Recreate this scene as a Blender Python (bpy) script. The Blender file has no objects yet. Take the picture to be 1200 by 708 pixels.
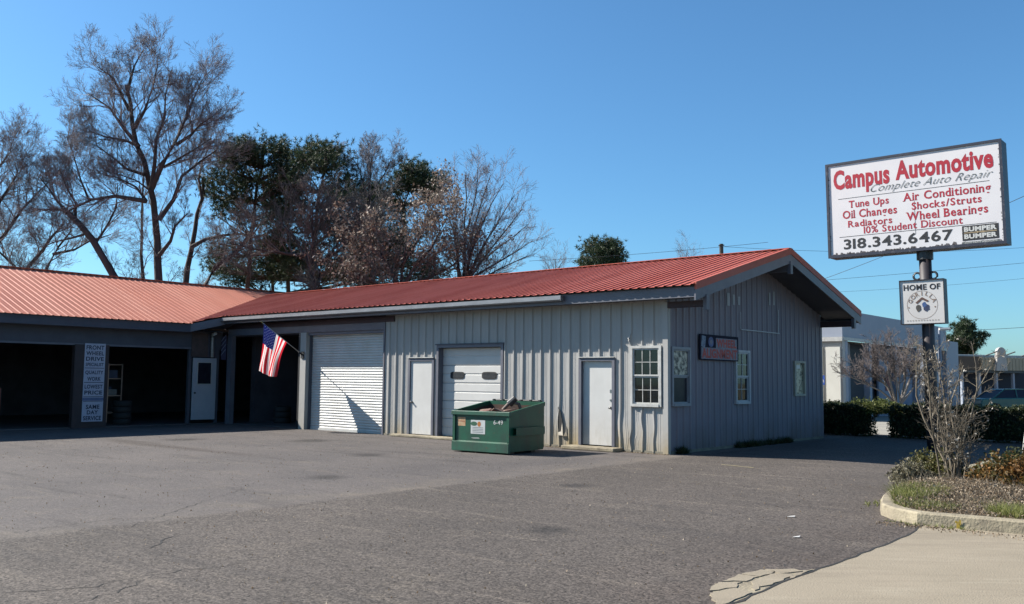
import bpy, math, random
import numpy as np
from mathutils import Matrix, Vector
R_ = math.radians
rng = np.random.default_rng(7)
random.seed(7)
S = bpy.context.scene
COL = S.collection

# ------------------------------------------------------------------ camera
CAM = np.array([11.0017, -18.398, 1.6693]); YAW, PITCH, ROLL, FPX = .70729, .084915, .0102220, 1071.7
fw = np.array([-math.sin(YAW)*math.cos(PITCH), math.cos(YAW)*math.cos(PITCH), math.sin(PITCH)])
rt = np.array([math.cos(YAW), math.sin(YAW), 0.]); up = np.cross(rt, fw)
rt2 = math.cos(ROLL)*rt + math.sin(ROLL)*up; up2 = -math.sin(ROLL)*rt + math.cos(ROLL)*up
cd = bpy.data.cameras.new('camera'); cam = bpy.data.objects.new('camera', cd); COL.objects.link(cam)
cd.sensor_width = 36; cd.lens = 36*FPX/1200; cd.clip_end = 3000; cd.clip_start = .05
M = Matrix.Identity(4)
for i in range(3):
    M[i][0] = rt2[i]; M[i][1] = up2[i]; M[i][2] = -fw[i]; M[i][3] = CAM[i]
cam.matrix_world = M
S.camera = cam

def ray(x, y, dep):
    """a point of the place at forward distance dep, for laying out far things"""
    return CAM + (fw + rt2*(x-600)/FPX - up2*(y-354)/FPX)*dep

# ------------------------------------------------------------------ light
SUN = np.array([-1.2, -.52, 1.0]); SUN = SUN/np.linalg.norm(SUN)
elev = math.asin(SUN[2]); az = math.atan2(SUN[0], SUN[1])       # azimuth from +Y towards +X
w = bpy.data.worlds.new('World'); S.world = w; w.use_nodes = True
nt = w.node_tree; nt.nodes.clear()
sky = nt.nodes.new('ShaderNodeTexSky'); sky.sky_type = 'NISHITA'; sky.sun_disc = False
sky.sun_elevation = elev; sky.sun_rotation = az
sky.air_density = 1.0; sky.dust_density = .7; sky.ozone_density = 5.0; sky.altitude = 0
bg = nt.nodes.new('ShaderNodeBackground'); bg.inputs[1].default_value = .05
wo = nt.nodes.new('ShaderNodeOutputWorld')
tm = nt.nodes.new('ShaderNodeVectorMath'); tm.operation = 'MULTIPLY'; tm.inputs[1].default_value = (.87, 1.31, 1.46)   # the camera's cool white balance
nt.links.new(sky.outputs[0], tm.inputs[0]); nt.links.new(tm.outputs[0], bg.inputs[0]); nt.links.new(bg.outputs[0], wo.inputs[0])
sl = bpy.data.lights.new('sun', 'SUN'); sl.energy = 5.0; sl.angle = R_(.5); sl.color = (1, .945, .86)
so = bpy.data.objects.new('sun', sl); COL.objects.link(so)
so.rotation_euler = Vector(SUN).to_track_quat('Z', 'Y').to_euler(); so.location = (-20, -20, 30)
S.view_settings.view_transform = 'Standard'; S.view_settings.look = 'None'
S.view_settings.exposure = 1.2; S.view_settings.gamma = 1; S.view_settings.use_curve_mapping = False

# ------------------------------------------------------------------ materials
MATS = {}
KA = .66            # overall reflectance level
def lin(c): return tuple(((v/255+.055)/1.055)**2.4 if v > 10 else v/255/12.92 for v in c)
def mat(name, c, c2=None, scale=3., rough=.6, metal=0., bump=0., bscale=None, spec=.5, trans=0, detail=5, stretch=(1, 1, 1), contrast=(.35, .65), emit=0):
    if name in MATS: return MATS[name]
    c2 = tuple(v*.8 for v in c) if c2 is None else c2
    if not emit: c = tuple(v*KA for v in c); c2 = tuple(v*KA for v in c2)
    m = bpy.data.materials.new(name); m.use_nodes = True; t = m.node_tree; N = t.nodes; Lk = t.links
    b = N['Principled BSDF']; b.inputs['Roughness'].default_value = rough; b.inputs['Metallic'].default_value = metal
    b.inputs['Specular IOR Level'].default_value = spec
    b.inputs['Base Color'].default_value = (*c, 1)
    g = N.new('ShaderNodeNewGeometry'); mp = N.new('ShaderNodeMapping'); mp.inputs['Scale'].default_value = stretch
    Lk.new(g.outputs['Position'], mp.inputs[0])
    if c2 is None: c2 = tuple(v*.8 for v in c)
    n = N.new('ShaderNodeTexNoise'); n.inputs['Scale'].default_value = scale; n.inputs['Detail'].default_value = detail
    n.inputs['Roughness'].default_value = .65
    Lk.new(mp.outputs[0], n.inputs['Vector'])
    r = N.new('ShaderNodeValToRGB'); r.color_ramp.elements[0].position = contrast[0]; r.color_ramp.elements[1].position = contrast[1]
    r.color_ramp.elements[0].color = (*c, 1); r.color_ramp.elements[1].color = (*c2, 1)
    Lk.new(n.outputs[0], r.inputs[0]); Lk.new(r.outputs[0], b.inputs['Base Color'])
    if bump:
        n2 = N.new('ShaderNodeTexNoise'); n2.inputs['Scale'].default_value = bscale or scale*6; n2.inputs['Detail'].default_value = 3
        Lk.new(mp.outputs[0], n2.inputs['Vector'])
        bp = N.new('ShaderNodeBump'); bp.inputs['Strength'].default_value = 1; bp.inputs['Distance'].default_value = bump
        Lk.new(n2.outputs[0], bp.inputs['Height']); Lk.new(bp.outputs[0], b.inputs['Normal'])
    if emit:
        b.inputs['Emission Color'].default_value = (*c, 1); b.inputs['Emission Strength'].default_value = emit
    MATS[name] = m
    return m

def mix(t, fac, a, b):
    n = t.nodes.new('ShaderNodeMix'); n.data_type = 'RGBA'
    for s, v in ((0, fac), (6, a), (7, b)):
        if isinstance(v, (int, float)): n.inputs[s].default_value = v
        elif isinstance(v, tuple): n.inputs[s].default_value = (*v, 1)
        else: t.links.new(v, n.inputs[s])
    return n.outputs[2]
def mth(t, op, a, b=None, clamp=False):
    n = t.nodes.new('ShaderNodeMath'); n.operation = op; n.use_clamp = clamp
    for i, v in enumerate((a, b)):
        if v is None: continue
        if isinstance(v, (int, float)): n.inputs[i].default_value = v
        else: t.links.new(v, n.inputs[i])
    return n.outputs[0]
def mrange(t, v, a, b, c=0., d=1.):
    n = t.nodes.new('ShaderNodeMapRange'); n.clamp = True; t.links.new(v, n.inputs[0])
    for i, q in enumerate((a, b, c, d)): n.inputs[i+1].default_value = q
    return n.outputs[0]
def noise(t, vec, scale, detail=4, rough=.6, out=0):
    n = t.nodes.new('ShaderNodeTexNoise'); n.inputs['Scale'].default_value = scale; n.inputs['Detail'].default_value = detail
    n.inputs['Roughness'].default_value = rough; t.links.new(vec, n.inputs['Vector']); return n.outputs[out]

def asphalt_mat():
    m = bpy.data.materials.new('asphalt'); m.use_nodes = True; t = m.node_tree; b = t.nodes['Principled BSDF']
    g = t.nodes.new('ShaderNodeNewGeometry'); P = g.outputs['Position']
    sx = t.nodes.new('ShaderNodeSeparateXYZ'); t.links.new(P, sx.inputs[0]); X, Y = sx.outputs[0], sx.outputs[1]
    n1 = noise(t, P, .35, 5); n2 = noise(t, P, 1.3, 6, .7); n3 = noise(t, P, 45, 3, .6); n4 = noise(t, P, 15, 4, .75)
    # seam between the older grey lot (x small) and the newer brown overlay
    seam = mth(t, 'ADD', X, mth(t, 'MULTIPLY', mth(t, 'SUBTRACT', n2, .5), .7))
    seam = mth(t, 'ADD', seam, mth(t, 'MULTIPLY', Y, .03))
    newer = mrange(t, seam, .42, .62)
    old = mix(t, mrange(t, n1, .35, .65), (.082, .073, .070), (.110, .096, .089))
    new = mix(t, mrange(t, n1, .3, .7), (0.066, 0.0565, 0.0495), (0.094, 0.0795, 0.069))
    col = mix(t, newer, old, new)
    # sandy band that lies against the seam on the old side
    band = mth(t, 'MULTIPLY', mrange(t, seam, -.5, .35), mth(t, 'SUBTRACT', 1., newer))
    band = mth(t, 'MULTIPLY', band, mrange(t, n2, .35, .6, .25, .85))
    col = mix(t, mth(t, 'MULTIPLY', band, mrange(t, noise(t, P, .45, 4, .7), .42, .6, .2, 1)), col, (.150, .126, .1))
    # pale scuffs and dark oil blotches
    col = mix(t, mrange(t, noise(t, P, .8, 6, .75), .56, .72, 0, .5), col, (0.15, 0.125, 0.1))
    col = mix(t, mrange(t, noise(t, P, .55, 4, .6, 1), .62, .72, 0, .45), col, (0.050, 0.039, 0.032))
    ms = t.nodes.new('ShaderNodeMapping'); t.links.new(P, ms.inputs[0]); ms.inputs['Rotation'].default_value = (0, 0, -.75); ms.inputs['Scale'].default_value = (.35, 2.2, 1)
    col = mix(t, mrange(t, noise(t, ms.outputs[0], 1.1, 6, .75), .55, .68, 0, .6), col, (.14, .118, .097))
    col = mix(t, mrange(t, noise(t, ms.outputs[0], .7, 5, .7, 1), .53, .66, 0, .6), col, (.045, .04, .038))
    for dx_, dy_, dr_ in ((-4.5, -5.0, .5), (-9., -3.2, .7), (2.2, -6.5, .35), (-1.5, -8.5, .4), (4.6, -10.2, .3), (-11.5, -5.4, .6)):   # oil drips
        vs_ = t.nodes.new('ShaderNodeVectorMath'); vs_.operation = 'DISTANCE'; t.links.new(P, vs_.inputs[0]); vs_.inputs[1].default_value = (dx_, dy_, 0)
        dd_ = mth(t, 'ADD', vs_.outputs['Value'], mth(t, 'MULTIPLY', mth(t, 'SUBTRACT', n2, .5), dr_*1.6))
        col = mix(t, mrange(t, dd_, dr_*.35, dr_*1.1, .75, 0), col, (.03, .027, .025))
    # damp track running along the left wing
    mp = t.nodes.new('ShaderNodeMapping'); t.links.new(P, mp.inputs[0]); mp.inputs['Scale'].default_value = (.25, 1, 1)
    wob = mth(t, 'MULTIPLY', mth(t, 'SUBTRACT', noise(t, mp.outputs[0], .5, 3), .5), 1.6)
    yy = mth(t, 'ABSOLUTE', mth(t, 'ADD', mth(t, 'ADD', Y, 6.9), wob))
    tr = mth(t, 'SUBTRACT', 1., mrange(t, yy, .06, .42))
    tr = mth(t, 'MULTIPLY', tr, mth(t, 'MULTIPLY', mrange(t, X, -13.6, -12.2), mth(t, 'SUBTRACT', 1., mrange(t, X, -7.5, -5.2))))
    col = mix(t, mth(t, 'MULTIPLY', tr, .6), col, (0.046, 0.036, 0.030))
    # newer edge by the driveway is darker and coarser
    edge = mth(t, 'MULTIPLY', mrange(t, X, 5.6, 7.3, 0, .55), mrange(t, n2, .3, .6))
    col = mix(t, edge, col, (0.063, 0.049, 0.041))
    # aggregate
    ag = mth(t, 'MULTIPLY', mth(t, 'SUBTRACT', n3, .5), 2.3); ag = mth(t, 'ADD', ag, mth(t, 'MULTIPLY', mth(t, 'SUBTRACT', n4, .5), 1.5))
    v = t.nodes.new('ShaderNodeTexVoronoi'); v.inputs['Scale'].default_value = 48; t.links.new(P, v.inputs['Vector'])
    sv = t.nodes.new('ShaderNodeSeparateColor'); t.links.new(v.outputs['Color'], sv.inputs[0])
    ag = mth(t, 'ADD', ag, mth(t, 'MULTIPLY', mth(t, 'SUBTRACT', sv.outputs[0], .5), 1.0))
    ag = mth(t, 'MULTIPLY', ag, mrange(t, newer, 0, 1, .45, .95))
    f = mth(t, 'ADD', 1., ag)
    vm = t.nodes.new('ShaderNodeVectorMath'); vm.operation = 'SCALE'; t.links.new(col, vm.inputs[0]); t.links.new(f, vm.inputs[3])
    t.links.new(vm.outputs[0], b.inputs['Base Color'])
    b.inputs['Roughness'].default_value = .85; b.inputs['Specular IOR Level'].default_value = .25
    bp = t.nodes.new('ShaderNodeBump'); bp.inputs['Distance'].default_value = .012; bp.inputs['Strength'].default_value = .8
    t.links.new(mth(t, 'ADD', n3, sv.outputs[0]), bp.inputs['Height']); t.links.new(bp.outputs[0], b.inputs['Normal'])
    return m

def siding_mat(name, base, warm):
    m = bpy.data.materials.new(name); m.use_nodes = True; t = m.node_tree; b = t.nodes['Principled BSDF']
    g = t.nodes.new('ShaderNodeNewGeometry'); P = g.outputs['Position']
    sx = t.nodes.new('ShaderNodeSeparateXYZ'); t.links.new(P, sx.inputs[0]); X, Z = sx.outputs[0], sx.outputs[2]
    mp = t.nodes.new('ShaderNodeMapping'); mp.inputs['Scale'].default_value = (1, 1, .18); t.links.new(P, mp.inputs[0])
    n1 = noise(t, mp.outputs[0], 2.2, 6, .7); n2 = noise(t, P, 9, 5, .7)
    col = mix(t, mrange(t, n1, .38, .68), base, tuple(v*.86 for v in base))
    col = mix(t, mrange(t, noise(t, mp.outputs[0], 7, 5, .75), .62, .78, 0, .5), col, tuple(v*.62 for v in base))
    # rust and soil wicking up from the foot of the sheets
    h = mth(t, 'ADD', Z, mth(t, 'MULTIPLY', mth(t, 'SUBTRACT', n2, .5), .7))
    st = mrange(t, h, .08, .75, .85, 0)
    st = mth(t, 'MULTIPLY', st, mrange(t, noise(t, mp.outputs[0], .9, 3), .38, .6, .18, 1.))
    col = mix(t, st, col, warm)
    t.links.new(col, b.inputs['Base Color'])
    b.inputs['Roughness'].default_value = .5; b.inputs['Specular IOR Level'].default_value = .25
    bp = t.nodes.new('ShaderNodeBump'); bp.inputs['Distance'].default_value = .006; t.links.new(noise(t, P, 2.5, 2), bp.inputs['Height'])
    t.links.new(bp.outputs[0], b.inputs['Normal'])
    return m

def glass_mat(name, tint=(.8, .9, .95), fac=.16):
    m = bpy.data.materials.new(name); m.use_nodes = True; t = m.node_tree; t.nodes.clear()
    o = t.nodes.new('ShaderNodeOutputMaterial'); mx = t.nodes.new('ShaderNodeMixShader')
    tr = t.nodes.new('ShaderNodeBsdfTransparent'); tr.inputs[0].default_value = (*tint, 1)
    gl = t.nodes.new('ShaderNodeBsdfGlossy'); gl.inputs['Roughness'].default_value = .03
    lw = t.nodes.new('ShaderNodeLayerWeight'); lw.inputs[0].default_value = fac*2
    f = mth(t, 'ADD', mth(t, 'MULTIPLY', lw.outputs[0], .45), fac, True)
    t.links.new(f, mx.inputs[0]); t.links.new(tr.outputs[0], mx.inputs[1]); t.links.new(gl.outputs[0], mx.inputs[2]); t.links.new(mx.outputs[0], o.inputs[0])
    return m

def leaf_mat(name, c1, c2, c3=None, scale=1.2, tl=.25):
    c3 = c3 or tuple(v*1.6 for v in c2)
    c1, c2, c3 = [tuple(v*KA for v in q) for q in (c1, c2, c3)]
    m = bpy.data.materials.new(name); m.use_nodes = True; t = m.node_tree; b = t.nodes['Principled BSDF']
    g = t.nodes.new('ShaderNodeNewGeometry')
    n = noise(t, g.outputs['Position'], scale, 4, .7)
    col = mix(t, mrange(t, n, .35, .65), c1, c2)
    col = mix(t, mrange(t, g.outputs['Random Per Island'], .55, 1.), col, c3 or tuple(v*1.6 for v in c2))
    t.links.new(col, b.inputs['Base Color']); b.inputs['Roughness'].default_value = .55; b.inputs['Specular IOR Level'].default_value = .3
    o = [q for q in t.nodes if q.type == 'OUTPUT_MATERIAL'][0]
    tn = t.nodes.new('ShaderNodeBsdfTranslucent'); t.links.new(col, tn.inputs[0])
    ms = t.nodes.new('ShaderNodeMixShader'); ms.inputs[0].default_value = tl
    t.links.new(b.outputs[0], ms.inputs[1]); t.links.new(tn.outputs[0], ms.inputs[2]); t.links.new(ms.outputs[0], o.inputs[0])
    return m

M_ASPH = asphalt_mat()
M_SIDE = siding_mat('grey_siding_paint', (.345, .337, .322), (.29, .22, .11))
M_SIDEG = siding_mat('shaded_gable_siding', (.185, .168, .195), (.12, .1, .09))  # same grey paint as the front, with the gable's shade put into the colour
M_TRIM = mat('grey_trim_paint', (.165, .17, .205), (.13, .135, .17), 2.5, .5, bump=.002)
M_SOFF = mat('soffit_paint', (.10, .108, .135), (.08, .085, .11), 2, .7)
M_MAROON = mat('maroon_beam_paint', (.06, .028, .035), (.04, .02, .026), 4, .6)
M_WHITE = mat('white_door_paint', (.76, .75, .72), (.7, .69, .66), 1.6, .42, bump=.0008, bscale=3)
M_SLAT = mat('rollup_slat_paint', (.74, .75, .73), (.64, .64, .6), 1.5, .4)
M_FRAME = mat('weathered_white_frame', (.66, .66, .63), (.5, .5, .48), 5, .5)
M_DARKMETAL = mat('dark_metal', (.03, .032, .036), (.05, .05, .05), 6, .45)
M_RUBBER = mat('black_rubber', (.02, .02, .02), (.03, .03, .03), 8, .8)
M_BLACK = mat('black_print', (.012, .013, .018), (.02, .02, .025), 4, .6)
M_GALV = mat('galvanised_gutter', (.33, .34, .36), (.24, .25, .27), 2.5, .42, metal=.35, stretch=(1, 1, 3))
M_STEEL = mat('brushed_steel', (.45, .45, .44), (.35, .35, .34), 4, .3, metal=.9)
M_BARK = mat('grey_brown_bark', (.055, .048, .047), (.09, .08, .078), 3, .9, bump=.02, bscale=9, stretch=(1, 1, .3))
M_TWIG = mat('bare_twig_bark', (.185, .17, .185), (.26, .235, .25), 1.5, .85)
M_TWIGR = mat('reddish_twig_bark', (.16, .132, .125), (.23, .19, .18), 1.5, .85)
M_PINE_BARK = mat('pine_bark', (.085, .06, .048), (.13, .095, .078), 4, .9, bump=.02, bscale=10)
M_PINE = leaf_mat('pine_needles', (.028, .05, .026), (.05, .078, .034), (.085, .12, .05), .9)
M_HEDGE = leaf_mat('hedge_leaves', (.022, .034, .014), (.04, .06, .02), (.11, .13, .045), 2.0)
M_HEDGEY = leaf_mat('yellow_green_leaves', (.1, .13, .03), (.16, .19, .045), (.24, .26, .08), 2.0)
M_BROWNLEAF = leaf_mat('dry_brown_leaves', (.2, .15, .115), (.34, .27, .21), (.62, .54, .45), 1.0)
M_NANDINA = leaf_mat('orange_green_leaves', (.07, .09, .025), (.22, .1, .03), (.36, .17, .05), 2.6)
M_GRASS = leaf_mat('grass_blades', (.16, .19, .045), (.25, .27, .07), (.38, .37, .13), 2.4)
M_DEAD = leaf_mat('dead_leaf_litter', (.2, .135, .08), (.33, .245, .16), (.6, .5, .37), 3)
M_PALETWIG = mat('pale_shrub_twig', (.235, .195, .14), (.13, .105, .075), 4, .8)
M_CONC = mat('driveway_concrete', (.37, .31, .225), (.31, .26, .185), .7, .85, bump=.006, bscale=70, detail=9, contrast=(.3, .7))
M_KERB = mat('kerb_concrete', (.44, .38, .26), (.25, .21, .15), 2.2, .85, bump=.01, bscale=40, detail=8)
M_SOIL = mat('dry_soil', (.16, .12, .08), (.1, .075, .05), 3, .95, bump=.03, bscale=14)
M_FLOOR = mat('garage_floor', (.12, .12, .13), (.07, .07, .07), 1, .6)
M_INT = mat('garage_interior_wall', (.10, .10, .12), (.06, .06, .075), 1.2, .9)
M_CRACK = mat('crack_fill', (.02, .019, .018), (.03, .028, .026), 5, .95)

def grime(m, colr, scale, lo, hi, amt, stretch=(1, 1, 1), rot=0., zfade=None):
    """a stain layer with a shape of its own over an existing material"""
    t = m.node_tree; b = t.nodes['Principled BSDF']; src = b.inputs['Base Color'].links[0].from_socket
    g = t.nodes.new('ShaderNodeNewGeometry'); mp = t.nodes.new('ShaderNodeMapping'); t.links.new(g.outputs['Position'], mp.inputs[0])
    mp.inputs['Rotation'].default_value = (0, 0, rot); mp2 = t.nodes.new('ShaderNodeMapping'); t.links.new(mp.outputs[0], mp2.inputs[0]); mp2.inputs['Scale'].default_value = stretch
    f = mrange(t, noise(t, mp2.outputs[0], scale, 7, .75), lo, hi, 0, amt)
    if zfade:
        sx = t.nodes.new('ShaderNodeSeparateXYZ'); t.links.new(g.outputs['Position'], sx.inputs[0]); f = mth(t, 'MULTIPLY', f, mrange(t, sx.outputs[2], zfade[0], zfade[1], 1, zfade[2]))
    t.links.new(mix(t, f, src, tuple(v*KA for v in colr)), b.inputs['Base Color'])
grime(M_CONC, (.2, .16, .115), .9, .5, .7, .6, (.3, 2.2, 1), -.7); grime(M_CONC, (.46, .4, .3), 1.6, .55, .7, .5, (.4, 2, 1), -.7); grime(M_CONC, (.13, .11, .09), 34, .6, .7, .5); grime(M_CONC, (.12, .1, .08), 1.8, .66, .74, .5)
grime(M_KERB, (.13, .105, .075), 3, .52, .66, .7); grime(M_KERB, (.1, .085, .06), 30, .58, .68, .5)
grime(M_WHITE, (.42, .37, .28), 3, .45, .7, .55, (1, 1, .35), 0, (.1, .9, .12)); grime(M_SLAT, (.42, .38, .3), 2.5, .5, .7, .4, (1, 1, .3), 0, (.1, 1.2, .3))
grime(M_TRIM, (.13, .12, .12), 5, .56, .7, .6, (1, 1, .4))
grime(M_FRAME, (.3, .27, .22), 9, .5, .7, .6); grime(M_GALV, (.2, .15, .1), 3, .58, .7, .5)
def roof_mat(name, base, c2, light, stretch=(1.1, .12, .12)):
    m = bpy.data.materials.new(name); m.use_nodes = True; t = m.node_tree; b = t.nodes['Principled BSDF']
    g = t.nodes.new('ShaderNodeNewGeometry'); P = g.outputs['Position']
    n1 = noise(t, P, .8, 5, .65); n2 = noise(t, P, 6, 4, .7)
    col = mix(t, mrange(t, n1, .35, .65), base, c2)
    col = mix(t, mrange(t, n2, .55, .75, 0, .5), col, light)
    mp = t.nodes.new('ShaderNodeMapping'); mp.inputs['Scale'].default_value = stretch; t.links.new(P, mp.inputs[0])
    col = mix(t, mrange(t, noise(t, mp.outputs[0], 1.0, 4, .7), .4, .62, 0, .55), col, light)
    col = mix(t, mrange(t, noise(t, mp.outputs[0], 2.6, 5, .7), .56, .7, 0, .45), col, tuple(v*.6 for v in base))
    t.links.new(col, b.inputs['Base Color']); b.inputs['Roughness'].default_value = .55; b.inputs['Specular IOR Level'].default_value = .22
    return m
M_RED = roof_mat('red_roof_paint', (.35, .078, .05), (.30, .066, .042), (.44, .135, .1))
M_SALMON = roof_mat('faded_orange_roof_paint', (.42, .15, .098), (.38, .135, .09), (.47, .2, .14), (.12, 1.1, .12))

# ------------------------------------------------------------------ mesh helpers
class MB:
    def __init__(s): s.v = []; s.f = []; s.mi = []; s.n = 0
    def add(s, verts, faces, mi=0):
        for f in faces: s.f.append([i+s.n for i in f]); s.mi.append(mi)
        s.v.extend([tuple(map(float, q)) for q in verts]); s.n += len(verts); return s
    def box(s, x0, x1, y0, y1, z0, z1, mi=0, T=None):
        vs = [(x, y, z) for z in (z0, z1) for y in (y0, y1) for x in (x0, x1)]
        if T: vs = [T(*v) for v in vs]
        return s.add(vs, [(0, 2, 3, 1), (4, 5, 7, 6), (0, 1, 5, 4), (2, 6, 7, 3), (0, 4, 6, 2), (1, 3, 7, 5)], mi)
    def quad(s, a, b, c, d, mi=0): return s.add([a, b, c, d], [(0, 1, 2, 3)], mi)
    def prism(s, poly, T0, T1, mi=0):
        """poly of 2-D points carried to two end faces by T0, T1"""
        n = len(poly); vs = [T0(*p) for p in poly]+[T1(*p) for p in poly]
        return s.add(vs, [tuple(range(n))[::-1], tuple(range(n, 2*n))]+[(i, (i+1) % n, n+(i+1) % n, n+i) for i in range(n)], mi)
    def tube(s, pts, r, n=8, mi=0, caps=True):
        pts = [np.array(p, float) for p in pts]; k = len(pts); rr = r if hasattr(r, '__len__') else [r]*k
        base = s.n; vs = []
        for i, p in enumerate(pts):
            d = pts[min(i+1, k-1)]-pts[max(i-1, 0)]; d = d/(np.linalg.norm(d)+1e-9)
            a = np.cross(d, [0, 0, 1.] if abs(d[2]) < .9 else [1., 0, 0]); a /= np.linalg.norm(a); b = np.cross(d, a)
            for j in range(n):
                t = 2*math.pi*j/n; vs.append(p+rr[i]*(math.cos(t)*a+math.sin(t)*b))
        fs = [(i*n+j, i*n+(j+1) % n, (i+1)*n+(j+1) % n, (i+1)*n+j) for i in range(k-1) for j in range(n)]
        if caps: fs += [tuple(range(n))[::-1], tuple(range((k-1)*n, k*n))]
        return s.add(vs, fs, mi)
def unit(v): return v/(np.linalg.norm(v)+1e-9)
WLOC = {}
def link_mesh(name, me, parent, wl=None):
    o = bpy.data.objects.new(name, me); COL.objects.link(o)
    wl = np.zeros(3) if wl is None else wl
    pl = WLOC[parent.name] if parent else np.zeros(3)
    o.location = wl-pl; WLOC[o.name] = wl
    if parent: o.parent = parent
    return o
def build(name, V, F, mats, parent=None, mi=None, smooth=False, base=False):
    V = np.asarray(V, float).reshape(-1, 3)
    c = (V.min(0)+V.max(0))/2
    if base: c[2] = V[:, 2].min()
    me = bpy.data.meshes.new(name)
    if isinstance(F, np.ndarray):
        V2 = (V-c).astype(np.float32); nf, k = F.shape
        me.vertices.add(len(V2)); me.vertices.foreach_set('co', V2.ravel())
        me.loops.add(nf*k); me.loops.foreach_set('vertex_index', F.astype(np.int32).ravel())
        me.polygons.add(nf); me.polygons.foreach_set('loop_start', np.arange(0, nf*k, k, dtype=np.int32))
        me.update(calc_edges=True)
    else:
        me.from_pydata((V-c).tolist(), [], F); me.update()
    if not isinstance(mats, (list, tuple)): mats = [mats]
    for m in mats: me.materials.append(m)
    if mi is not None and len(mats) > 1: me.polygons.foreach_set('material_index', mi)
    if smooth: me.shade_smooth()
    return link_mesh(name, me, parent, c)
def part(name, mb, mats, parent=None, smooth=False, label=None, base=False):
    o = build(name, mb.v, mb.f, mats, parent, mb.mi, smooth, base)
    if label: o['label'] = label
    return o
def thing(name, label, cat, loc, group=None):
    o = bpy.data.objects.new(name, None); COL.objects.link(o); o.empty_display_size = .3
    o.location = loc; WLOC[o.name] = np.array(loc, float); o['label'] = label; o['category'] = cat
    if group: o['group'] = group
    return o
def tag(o, label, cat, group=None):
    o['label'] = label; o['category'] = cat
    if group: o['group'] = group
    return o
def struct(o, kind='structure'): o['kind'] = kind; return o
def bevel(o, w=.01, seg=2):
    m = o.modifiers.new('bevel', 'BEVEL'); m.width = w; m.segments = seg; m.limit_method = 'ANGLE'; return o

# ---- lettering
SERIF = {'T': [(.5, 0, .34)], 'U': [(.12, 1, .3), (.88, 1, .3)], 'n': [(.14, 0, .3), (.86, 0, .3)], 'p': [(.14, 0, .34)], 'A': [(.04, 0, .26), (.96, 0, .26)],
 'i': [(.5, 0, 1.6)], 'r': [(.22, 0, .55)], 'h': [(.14, 0, .3), (.86, 0, .3)], 'k': [(.12, 0, .3), (.95, 0, .25)], 'l': [(.5, 0, 2.), (.2, 1, .9)], 't': [], 'W': [(.03, 1, .2), (.97, 1, .2)],
 'R': [(.12, 0, .3), (.96, 0, .25)], 'B': [(.05, 0, .2), (.05, 1, .2)], 'D': [(.05, 0, .2), (.05, 1, .2)], '1': [(.65, 0, .9)], '4': [(.72, 0, .4)], 'd': [(.9, 0, .25), (.8, 1, .25)], 'm': [(.09, 0, .2), (.5, 0, .2), (.91, 0, .2)]}
def glyphs(s, bold=0., shear=0., serif=False, track=1.07):
    cu = bpy.data.curves.new('t', 'FONT'); cu.body = s; cu.size = 1; cu.offset = bold; cu.space_character = track; cu.shear = shear; cu.resolution_u = 3; cu.fill_mode = 'FRONT'
    ob = bpy.data.objects.new('t', cu); me = ob.to_mesh()
    V = np.array([v.co[:2] for v in me.vertices]) if len(me.vertices) else np.zeros((0, 2)); F = [list(p.vertices) for p in me.polygons]
    ob.to_mesh_clear(); bpy.data.objects.remove(ob); bpy.data.curves.remove(cu)
    return V, F
ADV = {}
def text2d(s, bold=0., shear=0., serif=False):
    if not serif: return glyphs(s, bold, shear)
    Vs = []; Fs = []; x = 0; n = 0
    for ch in s:
        if ch == ' ': x += .34; continue
        V, F = glyphs(ch, bold)
        V = V.copy(); x0, x1 = V[:, 0].min(), V[:, 0].max(); wd = x1-x0; V[:, 0] += x-x0; y0, y1 = V[:, 1].min(), V[:, 1].max()
        Vs.append(V); Fs += [[i+n for i in f] for f in F]; n += len(V)
        for fx, lv, sw in SERIF.get(ch, []):
            cx = x+fx*wd; hw = max(sw*wd/2, .07); hw = min(hw, .17); yy = y0 if lv == 0 else y1-.05
            Vs.append(np.array([(cx-hw, yy), (cx+hw, yy), (cx+hw, yy+.05), (cx-hw, yy+.05)])); Fs.append([n, n+1, n+2, n+3]); n += 4
        x += wd+.085
    return np.vstack(Vs), Fs
def lettering(s, u0, u1, v0, v1, T, m, parent, bold=0., shear=0., serif=False, name='lettering', off=.004, fity=True, ang=0.):
    """print s in the rectangle u0..u1 x v0..v1 of the surface mapped by T(u, v, out)"""
    V, F = text2d(s, bold, shear, serif)
    a, b = V.min(0), V.max(0)
    q = (V-a)/(b-a); 
    P = [T(u0+p[0]*(u1-u0), v0+p[1]*(v1-v0), off) for p in q]
    o = build(name, P, F, m, parent)
    if ' ' in s: o['kind'] = 'stuff'
    return o

# ---- corrugated sheet: profile along s, length along t
def rib_profile(s0, s1, pitch=.3048, h=.038, phase=0., extra=(), minor=True):
    br = {}
    def put(s, z):
        if s0-1e-6 <= s <= s1+1e-6: br[round(s, 4)] = z
    k0 = int(math.floor((s0-phase)/pitch))-1; k1 = int(math.ceil((s1-phase)/pitch))+1
    fn = []
    for k in range(k0, k1+1):
        c = phase+k*pitch
        fn += [(c-.042, 0), (c-.016, h), (c+.016, h), (c+.042, 0)]
        if minor: fn += [(c+.118, 0), (c+.128, .005), (c+.136, 0), (c+.168, 0), (c+.176, .005), (c+.186, 0)]
    fn.sort(); xs = [a for a, _ in fn]; zs = [b for _, b in fn]
    for a, z in fn: put(a, z)
    for a in (s0, s1, *extra): put(a, float(np.interp(a, xs, zs)))
    return sorted(br.items())

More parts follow.
